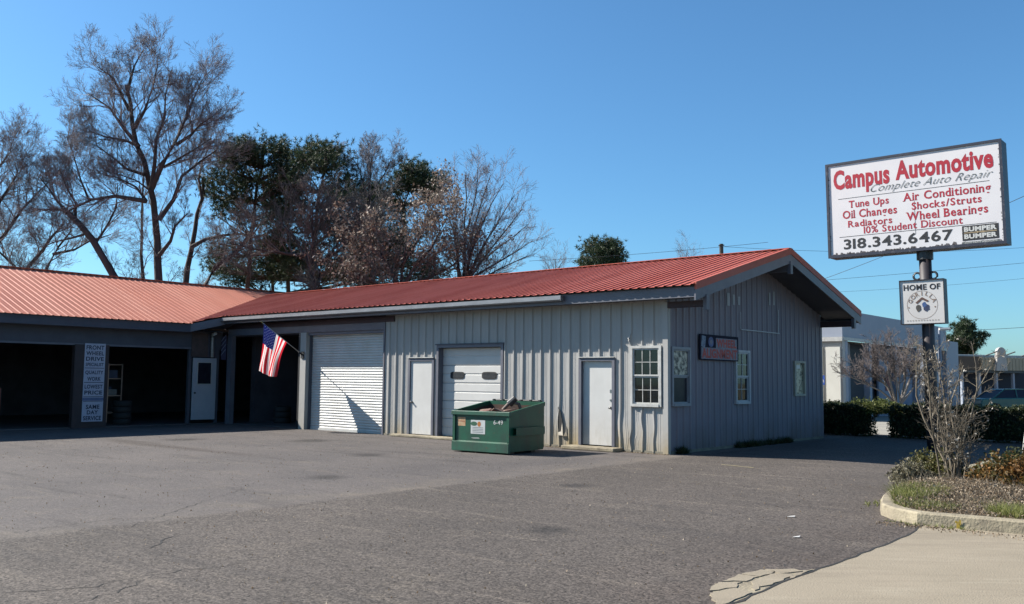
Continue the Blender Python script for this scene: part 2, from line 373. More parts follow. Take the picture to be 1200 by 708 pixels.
# ================================================================== GROUND
def flat(name, poly, z, m, kind='structure'):
    o = build(name, [(x, y, z) for x, y in poly], [list(range(len(poly)))], m); o['kind'] = kind; return o
flat('ground', [(-600, -300), (500, -300), (500, 900), (-600, 900)], -.03, mat('dry_winter_grass_ground', (.17, .15, .08), (.12, .125, .06), .4, .95))
flat('asphalt_lot', [(-60, -45), (7.72, -45), (7.72, -6.7), (9, -6.6), (9, 12.6), (-60, 12.6)], 0, M_ASPH)
flat('rear_parking_lot', [(-60, 12.6), (60, 12.6), (60, 60), (-60, 60)], -.005, mat('pale_parking_concrete', (.4, .37, .31), (.32, .3, .26), .5, .9))
def ragged(pts, amp, step, r):
    out = []
    for a, b in zip(pts[:-1], pts[1:]):
        a = np.array(a); b = np.array(b); L = np.linalg.norm(b-a); n = max(1, int(L/step)); nn = np.array([-(b-a)[1], (b-a)[0]])/L
        for i in range(n): out.append(tuple(a+(b-a)*i/n+nn*r.normal()*amp))
    out.append(pts[-1]); return out
r1 = np.random.default_rng(3)
edge = ragged([(7.72, -45), (7.7, -12), (7.66, -11), (7.7, -9), (7.66, -7.6), (7.57, -6.86)], .011, .2, r1)
flat('concrete_driveway', edge+[(7.56, -6.7), (30, -6.6), (30, -45)], .004, M_CONC)
# dark open joint where the asphalt meets the driveway
mb = MB(); e = [p for p in edge if p[1] > -14]
for (a, b) in zip(e[:-1], e[1:]):
    wa, wb = .006+.014*r1.random(), .006+.014*r1.random()
    mb.quad((a[0]-wa, a[1], .0075), (a[0]+.012, a[1], .0075), (b[0]+.012, b[1], .0075), (b[0]-wb, b[1], .0075))
struct(part('pavement_joint', mb, M_CRACK), 'stuff')
# broken concrete corner with fragments
frags = [[(7.66, -12.1), (7.4, -11.75), (7.47, -11.45), (7.64, -11.5)], [(7.36, -11.68), (7.27, -11.35), (7.4, -11.2), (7.46, -11.42)],
 [(7.28, -11.3), (7.25, -10.95), (7.4, -10.9), (7.42, -11.15)], [(7.25, -10.9), (7.3, -10.62), (7.45, -10.6), (7.42, -10.88)],
 [(7.32, -10.58), (7.5, -10.38), (7.6, -10.42), (7.5, -10.66)], [(7.46, -11.15), (7.44, -10.72), (7.58, -10.6), (7.63, -10.9), (7.62, -11.42)], [(7.6, -10.55), (7.63, -10.3), (7.66, -10.8)]]
pt = thing('concrete_patch', 'cracked pale concrete fragments breaking away at the driveway edge', 'concrete', (7.45, -11.2, 0)); del pt['category']; del pt['label']; pt['kind'] = 'structure'
for f in frags:
    f = ragged(f+[f[0]], .01, .07, r1)[:-1]
    c = np.mean(f, 0); f = [tuple(c+(np.array(q)-c)*.993) for q in f]
    mb = MB(); mb.prism(f, lambda x, y: (x, y, .001), lambda x, y: (x, y, .010)); part('concrete_fragment', mb, M_CONC, pt)
flat('patch_bedding', ragged([(7.66, -12.1), (7.4, -11.72), (7.29, -11.4), (7.26, -11.15), (7.27, -10.85), (7.33, -10.58), (7.48, -10.42), (7.6, -10.33), (7.66, -10.2)], .022, .07, r1), .002, M_KERB)
# cracks in the asphalt
def crack(pts, wd, r):
    p = ragged(pts, .03, .09, r); mb = MB()
    for i, (a, b) in enumerate(zip(p[:-1], p[1:])):
        a = np.array(a); b = np.array(b); d = b-a; nn = np.array([-d[1], d[0]])/np.linalg.norm(d)
        wa = wd*(.35+.9*r.random()); mb.quad((*(a-nn*wa), .003), (*(a+nn*wa), .003), (*(b+nn*wa*.8), .003), (*(b-nn*wa*.8), .003))
    o = part('asphalt_crack', mb, M_CRACK); o['kind'] = 'structure'
for pts, wd in [([(3.37, -15.47), (3.59, -15.19), (3.65, -14.89), (3.59, -14.42), (3.63, -14.1), (3.67, -13.92), (3.75, -13.5)], .007),
                ([(2.44, -13.74), (2.17, -13.48), (2.0, -13.28)], .014), ([(1.17, -13.4), (.66, -12.78), (.19, -12.13), (-.05, -11.81)], .006),
                ([(4.08, -15.21), (3.98, -14.9), (3.74, -14.5)], .007), ([(-.05, -11.81), (-.9, -10.6), (-1.6, -9.9)], .004), ([(.6, -14.3), (.4, -13.2), (.66, -12.78)], .005)]:
    crack(pts, wd, r1)
# faded yellow stall line by the gable
mb = MB(); mb.quad((2.05, -1.30, .004), (2.07, -1.40, .004), (2.85, -1.57, .004), (2.85, -1.48, .004))
struct(part('painted_line', mb, mat('faded_yellow_paint', (.34, .29, .15), (.2, .17, .11), 9, .8)))
for (x, y, l) in ((6.1, -7.35, .09), (6.78, -8.75, .07)):
    mb = MB(); mb.add([(x, y, .006), (x+l, y+.02, .012), (x+l*.9, y+.07, .02), (x+.01, y+.05, .009)], [(0, 1, 2, 3)]); mb.add([(x, y, .004), (x+l, y+.02, .004), (x+l*.9, y+.07, .004)], [(0, 1, 2)])
    tag(part('paper_scrap', mb, M_WHITE), 'white scrap of litter on the asphalt, %s' % ('farther from the driveway corner' if l > .08 else 'nearer the cracked driveway corner'), 'litter', 'paper scraps on the asphalt')

# kerbed island
kpath = [(30., -6.7), (12.5, -6.72), (10.5, -6.72), (8.8, -6.74), (7.95, -6.82), (7.5, -6.86), (7.15, -6.64), (6.9, -6.32), (6.73, -5.85), (6.58, -5.3), (6.45, -4.7), (6.3, -3.5), (6.2, -.5), (6.15, 4), (6.1, 10)]
def offset(path, d):
    out = []
    for i, p in enumerate(path):
        a = np.array(path[max(i-1, 0)]); b = np.array(path[min(i+1, len(path)-1)]); t = (b-a)/np.linalg.norm(b-a); out.append(tuple(np.array(p)+d*np.array([t[1], -t[0]])))
    return out
kin = offset(kpath, .17); kt0 = offset(kpath, .03)
mb = MB(); n = len(kpath)
vs = [(x, y, -.02) for x, y in kpath]+[(x, y, .13) for x, y in offset(kpath, .012)]+[(x, y, .15) for x, y in offset(kpath, .035)]+[(x, y, .15) for x, y in kin]+[(x, y, .02) for x, y in kin]
mb.add(vs, [(k*n+i, k*n+i+1, (k+1)*n+i+1, (k+1)*n+i) for k in range(4) for i in range(n-1)])
struct(part('kerb', mb, M_KERB, smooth=False))
# yellow paint dab on the kerb face
ki = np.array(kpath[4]); kd = np.array([.35, .12]); kd = kd/np.linalg.norm(kd)
mb = MB()
q0 = np.array([7.93, -6.822]); dd = unit(np.array([.85, .08])); nn = np.array([dd[1], -dd[0]])*1.0
if nn[1] > 0: nn = -nn
for (s0, s1, z0, z1) in ((0, .035, .0, .085), (.028, .05, .04, .105), (-.015, .01, .06, .09)):
    a = q0+dd*s0+nn*.006; b = q0+dd*s1+nn*.006
    mb.quad((a[0], a[1], z0+.005), (b[0], b[1], z0+.005), (b[0], b[1], z1), (a[0], a[1], z1))
struct(part('yellow_kerb_mark', mb, mat('yellow_kerb_paint', (.55, .38, .03), (.35, .25, .05), 14, .8)))
poly = [p for p in kin]+[(30, 10)]
flat('island_soil', poly, .125, M_SOIL)

# ================================================================== BUILDING
BLD = thing('repair_shop_building', 'L shaped grey metal repair shop with red metal roof and roller doors', 'building', (0, 0, 0))
XL, XR, YW, D, RK = -18.0, 0., 9.053, .5, 1.04
PITCH_F = .266
def zr(y): return 3.83+PITCH_F*(min(y, 2*4.53-y)+.5)
def corrugated(name, sa, sb, t_of, m, mapf, phase, holes=(), tstep=.25, minor=True, warp=None, extra=(), h=.038, parent=None, pitch=.3048):
    """t_of(s)->(t0,t1); mapf(s,t,out)->xyz; holes list of (s0,s1,t0,t1)"""
    ex = list(extra)
    for (a, b, c, d) in holes: ex += [a, b]
    pr = rib_profile(sa, sb, pitch=pitch, phase=phase, extra=[e for e in ex if sa < e < sb], minor=minor, h=h)
    mb = MB()
    for (s0, h0), (s1, h1) in zip(pr[:-1], pr[1:]):
        sm = (s0+s1)/2; lo0, hi0 = t_of(s0); lo1, hi1 = t_of(s1)
        cuts = sorted([(c, d) for (a, b, c, d) in holes if a-1e-6 <= sm <= b+1e-6])
        segs = []; cur = 0.
        def add(fa, fb):
            k = max(1, int(math.ceil((fb[0]-fa[0])/tstep)))if tstep else 1
            L = [(fa[0]+(fb[0]-fa[0])*i/k, fa[1]+(fb[1]-fa[1])*i/k) for i in range(k+1)]
            vs = []
            for (ta, tb) in L:
                for s_, h_, t_ in ((s0, h0, ta), (s1, h1, tb)):
                    ds, do = warp(s_, t_, h_) if warp else (0, 0)
                    vs.append(mapf(s_+ds, t_, h_+do))
            mb.add(vs, [(2*i, 2*i+1, 2*i+3, 2*i+2) for i in range(k)])
        a = (lo0, lo1)
        for c, d in cuts:
            if c > max(a): add(a, (c, c))
            a = (d, d)
        add(a, (hi0, hi1))
    return part(name, mb, m, parent or BLD)

fm = lambda s, t, o: (s, -o, t)            # front wall
gm = lambda s, t, o: (o, s, t)             # gable wall
# openings on the front wall (x0,x1,z0,z1)
OP_ROLL = (-13.5, -9.76, -1, 3.05); OP_D1 = (-8.62, -7.62, -1, 2.24); OP_D2 = (-7.48, -4.98, -1, 2.63)
OP_D3 = (-2.47, -1.46, -1, 2.2); OP_W1 = (-.95, -.14, 1.1, 2.48)
# dents: (x, z, width, height, sideways, outwards)
dents = [(-3.02, .62, .10, .33, -.075, .028), (-3.25, .42, .07, .16, .04, .02), (-1.33, .62, .08, .28, -.05, -.02), (-.78, .48, .09, .2, .085, -.03), (-.9, .3, .1, .16, -.06, .02),
         (-.45, .55, .1, .32, .05, -.022), (-.3, .3, .1, .2, -.03, -.01), (-1.1, .35, .09, .2, .05, .015), (-.62, .8, .09, .2, -.03, .01), (-.97, 2.66, .05, .1, -.05, .04)]
def dent(s, t, h):
    ds = do = 0
    for x, z, wx, wz, a, b in dents:
        g = math.exp(-((s-x)/wx)**2-((t-z)/wz)**2)
        ds += a*g; do += b*g*(1 if h > .01 else .4)
    return ds, max(do, -h*.8)
PH = -.363                                   # rib phase on the front wall
x = -9.70
while x < -.02:
    xb = min(x+.9144, 0.)
    holes = [h for h in (OP_D1, OP_D2, OP_D3, OP_W1) if h[0] < xb and h[1] > x]
    corrugated('siding_panel', x, xb, lambda s: (.03, 3.62), M_SIDE, fm, PH, holes, .1 if x > -3.6 else .4, warp=dent if x > -3.7 else None, extra=())
    x = xb
gh = [(.14, .96, 1.12, 2.46), (3.32, 4.10, 1.13, 2.48), (7.0, 7.72, 1.31, 2.28)]
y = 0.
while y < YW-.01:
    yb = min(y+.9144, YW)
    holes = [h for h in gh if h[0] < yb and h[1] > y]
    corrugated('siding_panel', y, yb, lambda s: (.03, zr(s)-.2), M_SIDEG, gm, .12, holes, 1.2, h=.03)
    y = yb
# corner flashing, base angle
mb = MB(); mb.box(-.09, .048, -.048, -.040, .0, 3.5); mb.box(.040, .048, -.047, .07, .0, 3.5)
part('corner_flashing', mb, M_SIDE, BLD)
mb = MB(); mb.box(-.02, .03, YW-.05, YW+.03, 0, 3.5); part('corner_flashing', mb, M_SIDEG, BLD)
M_FND = mat('foundation_concrete', (.3, .27, .2), (.2, .18, .14), 3, .9)
for q_ in ((-9.72, -8.7, -.02, .12, 0, .06), (-4.9, -2.77, -.02, .12, 0, .06), (-1.18, -.1, -.02, .12, 0, .06), (-.1, .03, .02, YW, 0, .07)): mb = MB(); mb.box(*q_); part('foundation_edge', mb, M_FND, BLD)
# torn sheet edge right of the dumpster: gap shade as a dark plate, curled bright lip
mb = MB(); mb.prism([(-3.13, 1.02), (-3.06, .9), (-3.0, .66), (-3.01, .48), (-3.07, .36), (-3.14, .5), (-3.12, .72), (-3.145, .88)], lambda a, b: (a, -.040, b), lambda a, b: (a, -.043, b)); part('torn_gap_shade', mb, M_RUBBER, BLD)
mb = MB(); mb.add([(-3.0, -.043, .62), (-2.95, -.09, .45), (-2.93, -.10, .30), (-3.1, -.06, .30), (-3.12, -.05, .37), (-3.02, -.06, .40)], [(0, 1, 5), (1, 2, 5), (2, 3, 4, 5)]); part('curled_lip', mb, M_SIDE, BLD)
# masonry core walls behind the sheets, with the same openings
def wall_x(x0, x1, ops, z1, y0, y1, m, name='inner_wall'):
    mb = MB(); xs = sorted({x0, x1, *[o[0] for o in ops], *[o[1] for o in ops]})
    for a, b in zip(xs[:-1], xs[1:]):
        c = (a+b)/2; o = [q for q in ops if q[0] < c < q[1]]
        if not o: mb.box(a, b, y0, y1, 0, z1)
        else:
            if o[0][2] > 0: mb.box(a, b, y0, y1, 0, o[0][2])
            mb.box(a, b, y0, y1, o[0][3], z1)
    return part(name, mb, m, BLD)
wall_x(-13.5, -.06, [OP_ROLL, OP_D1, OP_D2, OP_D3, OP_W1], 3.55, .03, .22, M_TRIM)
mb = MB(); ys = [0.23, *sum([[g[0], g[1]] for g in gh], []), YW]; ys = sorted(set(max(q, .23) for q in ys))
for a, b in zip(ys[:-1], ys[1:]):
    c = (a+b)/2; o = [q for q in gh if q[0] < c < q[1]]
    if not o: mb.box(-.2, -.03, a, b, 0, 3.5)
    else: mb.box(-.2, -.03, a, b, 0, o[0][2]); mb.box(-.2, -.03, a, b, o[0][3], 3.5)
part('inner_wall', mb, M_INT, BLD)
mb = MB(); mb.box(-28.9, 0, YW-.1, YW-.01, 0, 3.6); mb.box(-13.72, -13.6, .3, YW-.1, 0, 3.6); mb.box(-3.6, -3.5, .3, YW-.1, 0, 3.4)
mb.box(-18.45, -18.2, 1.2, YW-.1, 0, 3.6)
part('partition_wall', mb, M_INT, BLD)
# header over the bays, maroon beam, posts
mb = MB(); mb.box(-18.1, -9.7, -.03, .12, 3.14, 3.36); part('bay_header', mb, M_TRIM, BLD)
for q_ in ((-18.3, -9.3, -.05, .1, 3.363, 3.53), (.045, .985, -.06, .08, 3.36, 3.5), (.03, .985, YW-.1, YW+.03, 3.36, 3.53)): mb = MB(); mb.box(*q_); part('wall_plate_beam', mb, M_MAROON, BLD)
mb = MB(); mb.box(-13.82, -13.52, -.04, .16, 0, 3.138); part('bay_post', mb, M_TRIM.copy() if 0 else M_SIDE, BLD)
mb = MB(); mb.box(-13.97, -13.825, .0, .12, 0, 3.138); part('door_track', mb, M_DARKMETAL, BLD)
mb = MB(); mb.box(-18.12, -17.86, -.04, .14, 0, 3.138); part('bay_post', mb, M_TRIM, BLD)
mb = MB(); mb.box(-9.76, -9.70, -.035, .25, 0, 3.138); part('door_jamb', mb, M_TRIM, BLD)
mb = MB(); mb.box(-18.1, -9.7, .12, .3, 3.1, 3.6); part('inner_header', mb, M_INT, BLD)
# soffits
mb = MB()
mb.quad((-17.7, -.48, 3.55), (RK-.03, -.48, 3.55), (RK-.03, .0, 3.56), (-17.7, .0, 3.56))
part('soffit', mb, M_SOFF, BLD)
mb = MB()
for ya, yb in ((-.48, 4.53), (4.53, YW+.5)):
    mb.quad((.0, ya, zr(ya)-.24), (RK-.03, ya, zr(ya)-.24), (RK-.03, yb, zr(yb)-.24), (.0, yb, zr(yb)-.24))
part('rake_soffit', mb, M_SOFF, BLD)
# front fascia, rear fascia, rake boards, red rake flashing
mb = MB(); mb.box(-17.75, RK-.02, -.515, -.48, 3.53, 3.77); bevel(part('fascia_board', mb, M_TRIM, BLD), .006)
mb = MB(); mb.box(-17.6, RK-.03, -.5, -.47, 3.775, 3.80); part('eave_gap_shade', mb, M_DARKMETAL, BLD)  # black strip painting the shaded gap between roof edge and fascia
mb = MB(); mb.box(-23, RK-.02, YW+.49, YW+.53, 3.50, 3.75); part('fascia_board', mb, M_TRIM, BLD)
def rake(x0, x1, dz0, dz1, m, name, ya=-.53, yb=None):
    yb = yb or YW+.54
    for a, b in ((ya, 4.53), (4.53, yb)):
        mb = MB(); P = []
        for xx in (x0, x1):
            for yy, dz in ((a, dz0), (b, dz0), (b, dz1), (a, dz1)): P.append((xx, yy, zr(yy)+dz))
        mb.add(P, [(0, 1, 2, 3), (7, 6, 5, 4), (0, 4, 5, 1), (1, 5, 6, 2), (2, 6, 7, 3), (3, 7, 4, 0)])
        part(name, mb, m, BLD)
rake(RK-.03, RK+.008, -.36, -.12, M_TRIM, 'rake_board')
rake(RK-.02, RK+.022, -.125, .035, M_RED, 'rake_flashing')
rake(RK-.1, RK+.02, .033, .045, M_RED, 'rake_flashing')
# outlooker end blocks
for yy, z0, z1 in ((-.08, 3.28, 3.62), (4.46, 4.52, 4.85), (YW-.09, 3.3, 3.6)):
    mb = MB(); mb.box(RK-.06, RK+.03, yy, yy+.14, z0, z1); part('beam_end_block', mb, M_TRIM, BLD)
mb = MB(); mb.box(.03, RK-.06, 4.48, 4.58, 4.58, 4.74); part('ridge_outlooker', mb, M_TRIM, BLD)
# gutter along the front eave, with end cap
g = [(0, .13), (0, .01), (.03, 0), (.09, 0), (.12, .03), (.12, .13), (.11, .13), (.11, .035), (.088, .012), (.032, .012), (.012, .02), (.012, .13)]
mb = MB(); mb.prism([(a, b) for a, b in g], lambda a, b: (-17.7, -.545-a, 3.60+b), lambda a, b: (-2.6, -.545-a, 3.615+b)); part('gutter', mb, M_GALV, BLD)
mb = MB(); mb.box(-2.603, -2.595, -.665, -.545, 3.615, 3.75); part('gutter_end_cap', mb, M_GALV, BLD)
# front roof
zf = lambda y: 3.83+PITCH_F*(y+.5)
zl = lambda x: 3.53+.35*(-17.9-x)
def valley_y(x):       # where both roof planes meet, for x<-17.9
    return (zl(x)-3.83)/PITCH_F-.5
def t_front(s):
    if s >= -17.6: return (-.64, 4.53)
    if s >= -17.9: return (-.64-(-17.6-s)/.3*1.0, 4.53)
    return (min(valley_y(s), 4.53), 4.53)
x = RK
while x > -22.55:
    xa = max(x-.9144, -22.55)
    corrugated('roof_panel', xa, x, t_front, M_RED, lambda s, t, o: (s, t, zf(t)+o), PH, (), 0, minor=False, pitch=.2286, h=.024)
    x = xa
mb = MB(); mb.quad((RK, 4.53, zr(4.53)+.0), (-23.4, 4.53, zr(4.53)), (-23.4, YW+.56, zr(YW+.56)), (RK, YW+.56, zr(YW+.56))); part('rear_roof_slope', mb, M_RED, BLD)
mb = MB(); mb.box(-22.4, RK+.02, 4.40, 4.66, zr(4.53)+.015, zr(4.53)+.033); part('ridge_cap', mb, M_RED, BLD)
# left wing roof
YL0 = -17.
def t_left(s):
    if s <= -1.63: return (-17.78, -23.4)
    xs = -17.9-((3.83+PITCH_F*(s+.5))-3.53)/.35
    return (xs, -23.4) if s < 4.6 else (-17.9-1.64/.35, -23.4)
y = -1.63
while y > YL0:
    ya = max(y-.9144, YL0)
    corrugated('roof_panel', ya, y, t_left, M_SALMON, lambda s, t, o: (t, s, zl(t)+o), .1, (), 0, minor=False, pitch=.2286, h=.016); y = ya
y = -1.63
while y < 10:
    yb = min(y+.9144, 10)
    corrugated('roof_panel', y, yb, t_left, M_SALMON, lambda s, t, o: (t, s, zl(t)+o), .1, (), 0, minor=False, pitch=.2286, h=.016); y = yb
mb = MB(); zt = zl(-23.4)
mb.quad((-23.4, YL0, zt), (-23.4, 10, zt), (-29.2, 10, 3.5), (-29.2, YL0, 3.5)); part('rear_roof_slope', mb, M_SALMON, BLD)
mb = MB(); mb.box(-23.55, -23.25, YL0, 10, zt+.012, zt+.03); part('ridge_cap', mb, M_SALMON, BLD)
mb = MB(); mb.add([(-23.4, YL0+.1, zt-.1), (-18.5, YL0+.1, 3.6), (-18.5, YL0+.1, 0), (-29, YL0+.1, 0), (-29, YL0+.1, 3.4)], [(0, 1, 2, 3, 4)])
mb.box(-29, -28.9, YL0, 10, 0, 3.4); mb.box(-29, -18, 9.9, 10, 0, 3.4); part('outer_wall', mb, M_SIDE, BLD)
for q_ in ((-28.88, -28.84, YL0+.2, 9.8, .03, 3.25), (-28.84, -18.62, YL0+.2, YL0+.25, .03, 3.25)): mb = MB(); mb.box(*q_); part('inner_wall', mb, M_INT, BLD)
for q_ in ((-28.9, -18.6, YL0+.2, 9.8, 3.26, 3.3), (-18.45, -13.72, .13, 8.95, 3.26, 3.3)): mb = MB(); mb.box(*q_); part('ceiling', mb, M_INT, BLD)
# left wing eave: fascia, soffit, header, walls
mb = MB(); mb.box(-17.93, -17.9, YL0, -1.63, 3.2, 3.49); part('fascia_board', mb, M_SOFF, BLD)
mb = MB(); mb.prism([(0, 0), (.03, 0), (.03, .27), (0, .27)], lambda a, b: (-17.93+a, -1.63, 3.21+b), lambda a, b: (-17.63+a, -.5, 3.50+b)); part('fascia_board', mb, M_TRIM, BLD)
mb = MB(); mb.quad((-17.92, YL0, 3.24), (-17.92, -.2, 3.24), (-18.6, -.2, 3.3), (-18.6, YL0, 3.3)); mb.quad((-17.6, -.5, 3.56), (-17.92, -1.6, 3.3), (-18.2, -.05, 3.4), (-17.6, 0, 3.56)); part('soffit', mb, M_SOFF, BLD)
mb = MB(); mb.box(-18.6, -18.47, YL0, -.02, 2.66, 3.32); part('bay_header', mb, M_SOFF, BLD)
mb = MB(); mb.box(-18.47, -18.455, YL0, -1.25, 2.63, 2.69); part('header_trim', mb, M_TRIM, BLD)
mb = MB(); mb.box(-18.62, -18.42, -5.3, -4.2, 0, 2.66); part('bay_pier', mb, mat('pier_brown_paint', (.07, .045, .045), (.05, .035, .035), 3, .7), BLD)
mb = MB(); mb.box(-18.62, -18.5, -1.3, -1.2, 0, 2.66); mb.box(-18.62, -18.5, -.22, -.12, 0, 2.66); mb.box(-18.62, -18.5, -1.2, -.22, 2.36, 2.66); part('door_frame', mb, M_SOFF, BLD)
mb = MB(); mb.box(-18.46, -18.44, -1.25, -.62, 2.38, 3.2); part('brown_panel', mb, mat('old_pinkish_brown_board', (.13, .09, .085), (.09, .065, .06), 6, .8), BLD)
mb = MB(); mb.tube([(-18.0, -.6, 3.2), (-18.3, -.55, 3.15), (-18.36, -.5, 3.05), (-18.36, -.48, 2.36)], .055, 10); part('downspout', mb, M_FRAME, BLD, smooth=True)
# interior floor
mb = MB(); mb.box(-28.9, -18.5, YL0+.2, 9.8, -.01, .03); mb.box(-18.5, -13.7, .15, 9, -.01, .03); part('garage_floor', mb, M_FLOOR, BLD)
# slab sills
mb = MB(); mb.box(-9.1, -4.5, -.28, .0, 0, .075); bevel(part('concrete_sill', mb, M_KERB, BLD), .02)
mb = MB(); mb.box(-2.75, -1.2, -.42, .0, 0, .09); bevel(part('door_step', mb, M_KERB, BLD), .02)

# ---- roller door
rd = MB(); mb = MB()
zs = []; z = .03; k = 0; pts = []
while z < 3.05:
    for a in range(6):
        ph = a/6; pts.append((z+ph*.083, .2-.020*abs(math.sin(math.pi*ph))**.7))
    z += .083
vs = [(xx, yy, zz) for (zz, yy) in pts for xx in (-13.46, -9.80)]
mb.add(vs, [(2*i, 2*i+1, 2*i+3, 2*i+2) for i in range(len(pts)-1)])
RDP = part('roller_door', mb, M_SLAT, BLD, label='white slatted roller door, lower half sunlit')
mb = MB(); mb.box(-13.46, -9.8, .17, .22, .0, .06); part('bottom_bar', mb, M_SLAT, RDP)
for q_ in ((-13.52, -13.46), (-9.8, -9.765)): mb = MB(); mb.box(*q_, .1, .2, 0, 3.1); part('door_track', mb, M_SOFF, RDP)
# ---- man doors
def man_door(x0, x1, z0, z1, dep, knob_side, label, sticker=False, pf=.042):
    mb = MB(); mb.box(x0+.05, x1-.05, dep, dep+.045, z0+.01, z1-.05)
    d = part('door', mb, M_WHITE, BLD, label=label); bevel(d, .004)
    mb = MB(); mb.box(x0-.03, x0+.05, -pf, dep+.05, z0, z1+.03); mb.box(x1-.05, x1+.03, -pf, dep+.05, z0, z1+.03); mb.box(x0+.05, x1-.05, -pf, dep+.05, z1-.05, z1+.03)
    part('door_frame', mb, M_TRIM, d)
    mb = MB(); mb.box(x0-.03, x1+.03, -.075, -.045, z1+.03, z1+.055); part('drip_cap', mb, M_FRAME, d)
    kx = x1-.13 if knob_side > 0 else x0+.13
    mb = MB(); mb.tube([(kx, dep, z0+.92), (kx, dep-.03, z0+.92), (kx, dep-.035, z0+.92), (kx, dep-.07, z0+.92)], [.035, .033, .018, .03], 10); part('door_knob', mb, M_STEEL, d, smooth=True)
    if sticker:
        mb = MB(); mb.tube([(kx, dep, z0+1.1), (kx, dep-.015, z0+1.1)], .028, 10); part('deadbolt', mb, M_STEEL, d)
        mb = MB(); mb.box(kx-.03, kx+.03, dep-.004, dep, z0+1.28, z0+1.36); part('lock_plate', mb, M_STEEL, d)
    for hz in (z0+.25, z0+1.05, z1-.3):
        hx = x0+.052 if knob_side > 0 else x1-.052
        mb = MB(); mb.box(hx-.012, hx+.012, dep-.012, dep-.001, hz-.05, hz+.05); part('hinge', mb, M_STEEL, d)
    return d
man_door(-8.62, -7.62, .08, 2.24, .0, -1, 'plain white steel door left of the sectional door')
man_door(-2.47, -1.46, .1, 2.2, .045, 1, 'plain white steel door with deadbolt beside the sash window', True)
# ---- sectional door
SD = thing('sectional_door', 'x', 'x', (-6.23, .16, .08)); SD.parent = BLD; del SD['category']; SD['label'] = 'white sectional garage door with two slot windows'
x0, x1 = -7.40, -5.06; nsec = 5; hsec = (2.55-.08)/nsec
for i in range(nsec):
    z0 = .08+i*hsec; z1 = z0+hsec-.008
    pr = [(z0, .0)]
    for j in range(2):
        a = z0+j*hsec/2
        pr += [(a+.02, .0), (a+.03, -.012), (a+hsec/2-.022, -.012), (a+hsec/2-.012, 0)]
    pr += [(z1, 0)]
    mb = MB(); vs = [(xx, .16+o, zz) for zz, o in pr for xx in (x0, x1)]
    mb.add(vs, [(2*k, 2*k+1, 2*k+3, 2*k+2) for k in range(len(pr)-1)]); mb.box(x0, x1, .162, .2, z0, z1)
    part('door_section', mb, M_WHITE, SD)
for cx in (-6.83, -5.63):
    # rounded slot windows
    mb = MB(); n = 20
    ol = [(cx+.27*abs(math.cos(a))**.45*np.sign(math.cos(a)), 1.78+.10*abs(math.sin(a))**.45*np.sign(math.sin(a))) for a in [2*math.pi*k/n for k in range(n)]]
    mb.prism(ol, lambda a, b: (a, .16, b), lambda a, b: (a, .135, b)); f = part('slot_window_frame', mb, M_RUBBER, SD)
    ol2 = [(cx+(a-cx)*.88, 1.78+(b-1.78)*.72) for a, b in ol]
    mb = MB(); mb.prism(ol2, lambda a, b: (a, .135, b), lambda a, b: (a, .131, b)); part('window_pane', mb, mat('grey_slot_glass', (.06, .065, .07), (.09, .095, .1), 9, .12), f)
mb = MB(); mb.box(-7.48, -7.40, -.05, .2, .08, 2.63); mb.box(-5.06, -4.98, -.05, .2, .08, 2.63); mb.box(-7.40, -5.06, -.05, .2, 2.55, 2.63); part('door_frame', mb, M_TRIM, SD)
mb = MB(); mb.box(-7.52, -4.94, -.07, -.05, 2.63, 2.66); part('drip_cap', mb, M_SOFF, SD)
# ---- windows
GL = glass_mat('window_glass', (.34, .42, .5), .045); M_BLIND = mat('blind_slats', (.22, .28, .36), (.18, .23, .3), 4, .6)
def sash_window(T, s0, s1, z0, z1, label, muntins=(3, 2), blinds=True, upper=None, lower=None, frame=None, lowerm=True):
    """T(s, z, out)->xyz ; a double-hung window"""
    fr = frame or M_FRAME
    def bx(mb, a, b, c, d, o0, o1): 
        vs = [T(s, z, o) for z in (c, d) for o in (o0, o1) for s in (a, b)]
        mb.add(vs, [(0, 2, 3, 1), (4, 5, 7, 6), (0, 1, 5, 4), (2, 6, 7, 3), (0, 4, 6, 2), (1, 3, 7, 5)])
    mb = MB()
    bx(mb, s0-.04, s0+.025, z0-.04, z1+.04, -.05, .07); bx(mb, s1-.025, s1+.04, z0-.04, z1+.04, -.05, .07)
    bx(mb, s0+.025, s1-.025, z1-.02, z1+.04, -.05, .07); bx(mb, s0+.025, s1-.025, z0-.045, z0+.02, -.05, .085)
    wdw = part('window', mb, fr, BLD, label=label)
    zm = (z0+z1)/2
    for (a, b, oo, pm, mun) in ((z0+.02, zm, .01, lower, lowerm), (zm, z1-.02, .03, upper, True)):
        mb = MB(); q0, q1 = s0+.025, s1-.025
        bx(mb, q0, q0+.035, a, b, oo-.02, oo+.02); bx(mb, q1-.035, q1, a, b, oo-.02, oo+.02); bx(mb, q0+.035, q1-.035, a, a+.035, oo-.02, oo+.02); bx(mb, q0+.035, q1-.035, b-.035, b, oo-.02, oo+.02)
        if mun and muntins:
            w_ = (q1-q0-.07)
            for i in range(1, muntins[0]): c = q0+.035+w_*i/muntins[0]; bx(mb, c-.008, c+.008, a+.035, b-.035, oo-.006, oo+.008)
            for i in range(1, muntins[1]): c = a+.035+(b-a-.07)*i/muntins[1]; bx(mb, q0+.035, q1-.035, c-.0075, c+.0075, oo-.005, oo+.007)
        part('sash', mb, fr, wdw)
        mb = MB(); bx(mb, q0+.03, q1-.03, a+.03, b-.03, oo-.008, oo-.007); part('pane', mb, pm or GL, wdw)
    if blinds:
        mb = MB(); z = z0+.05
        while z < z1-.04:
            mb.quad(T(s0+.05, z, -.07), T(s1-.05, z, -.07), T(s1-.05, z+.024, -.09), T(s0+.05, z+.024, -.09)); z += .033
        part('blinds', mb, M_BLIND, wdw)['kind'] = 'stuff'
    return wdw
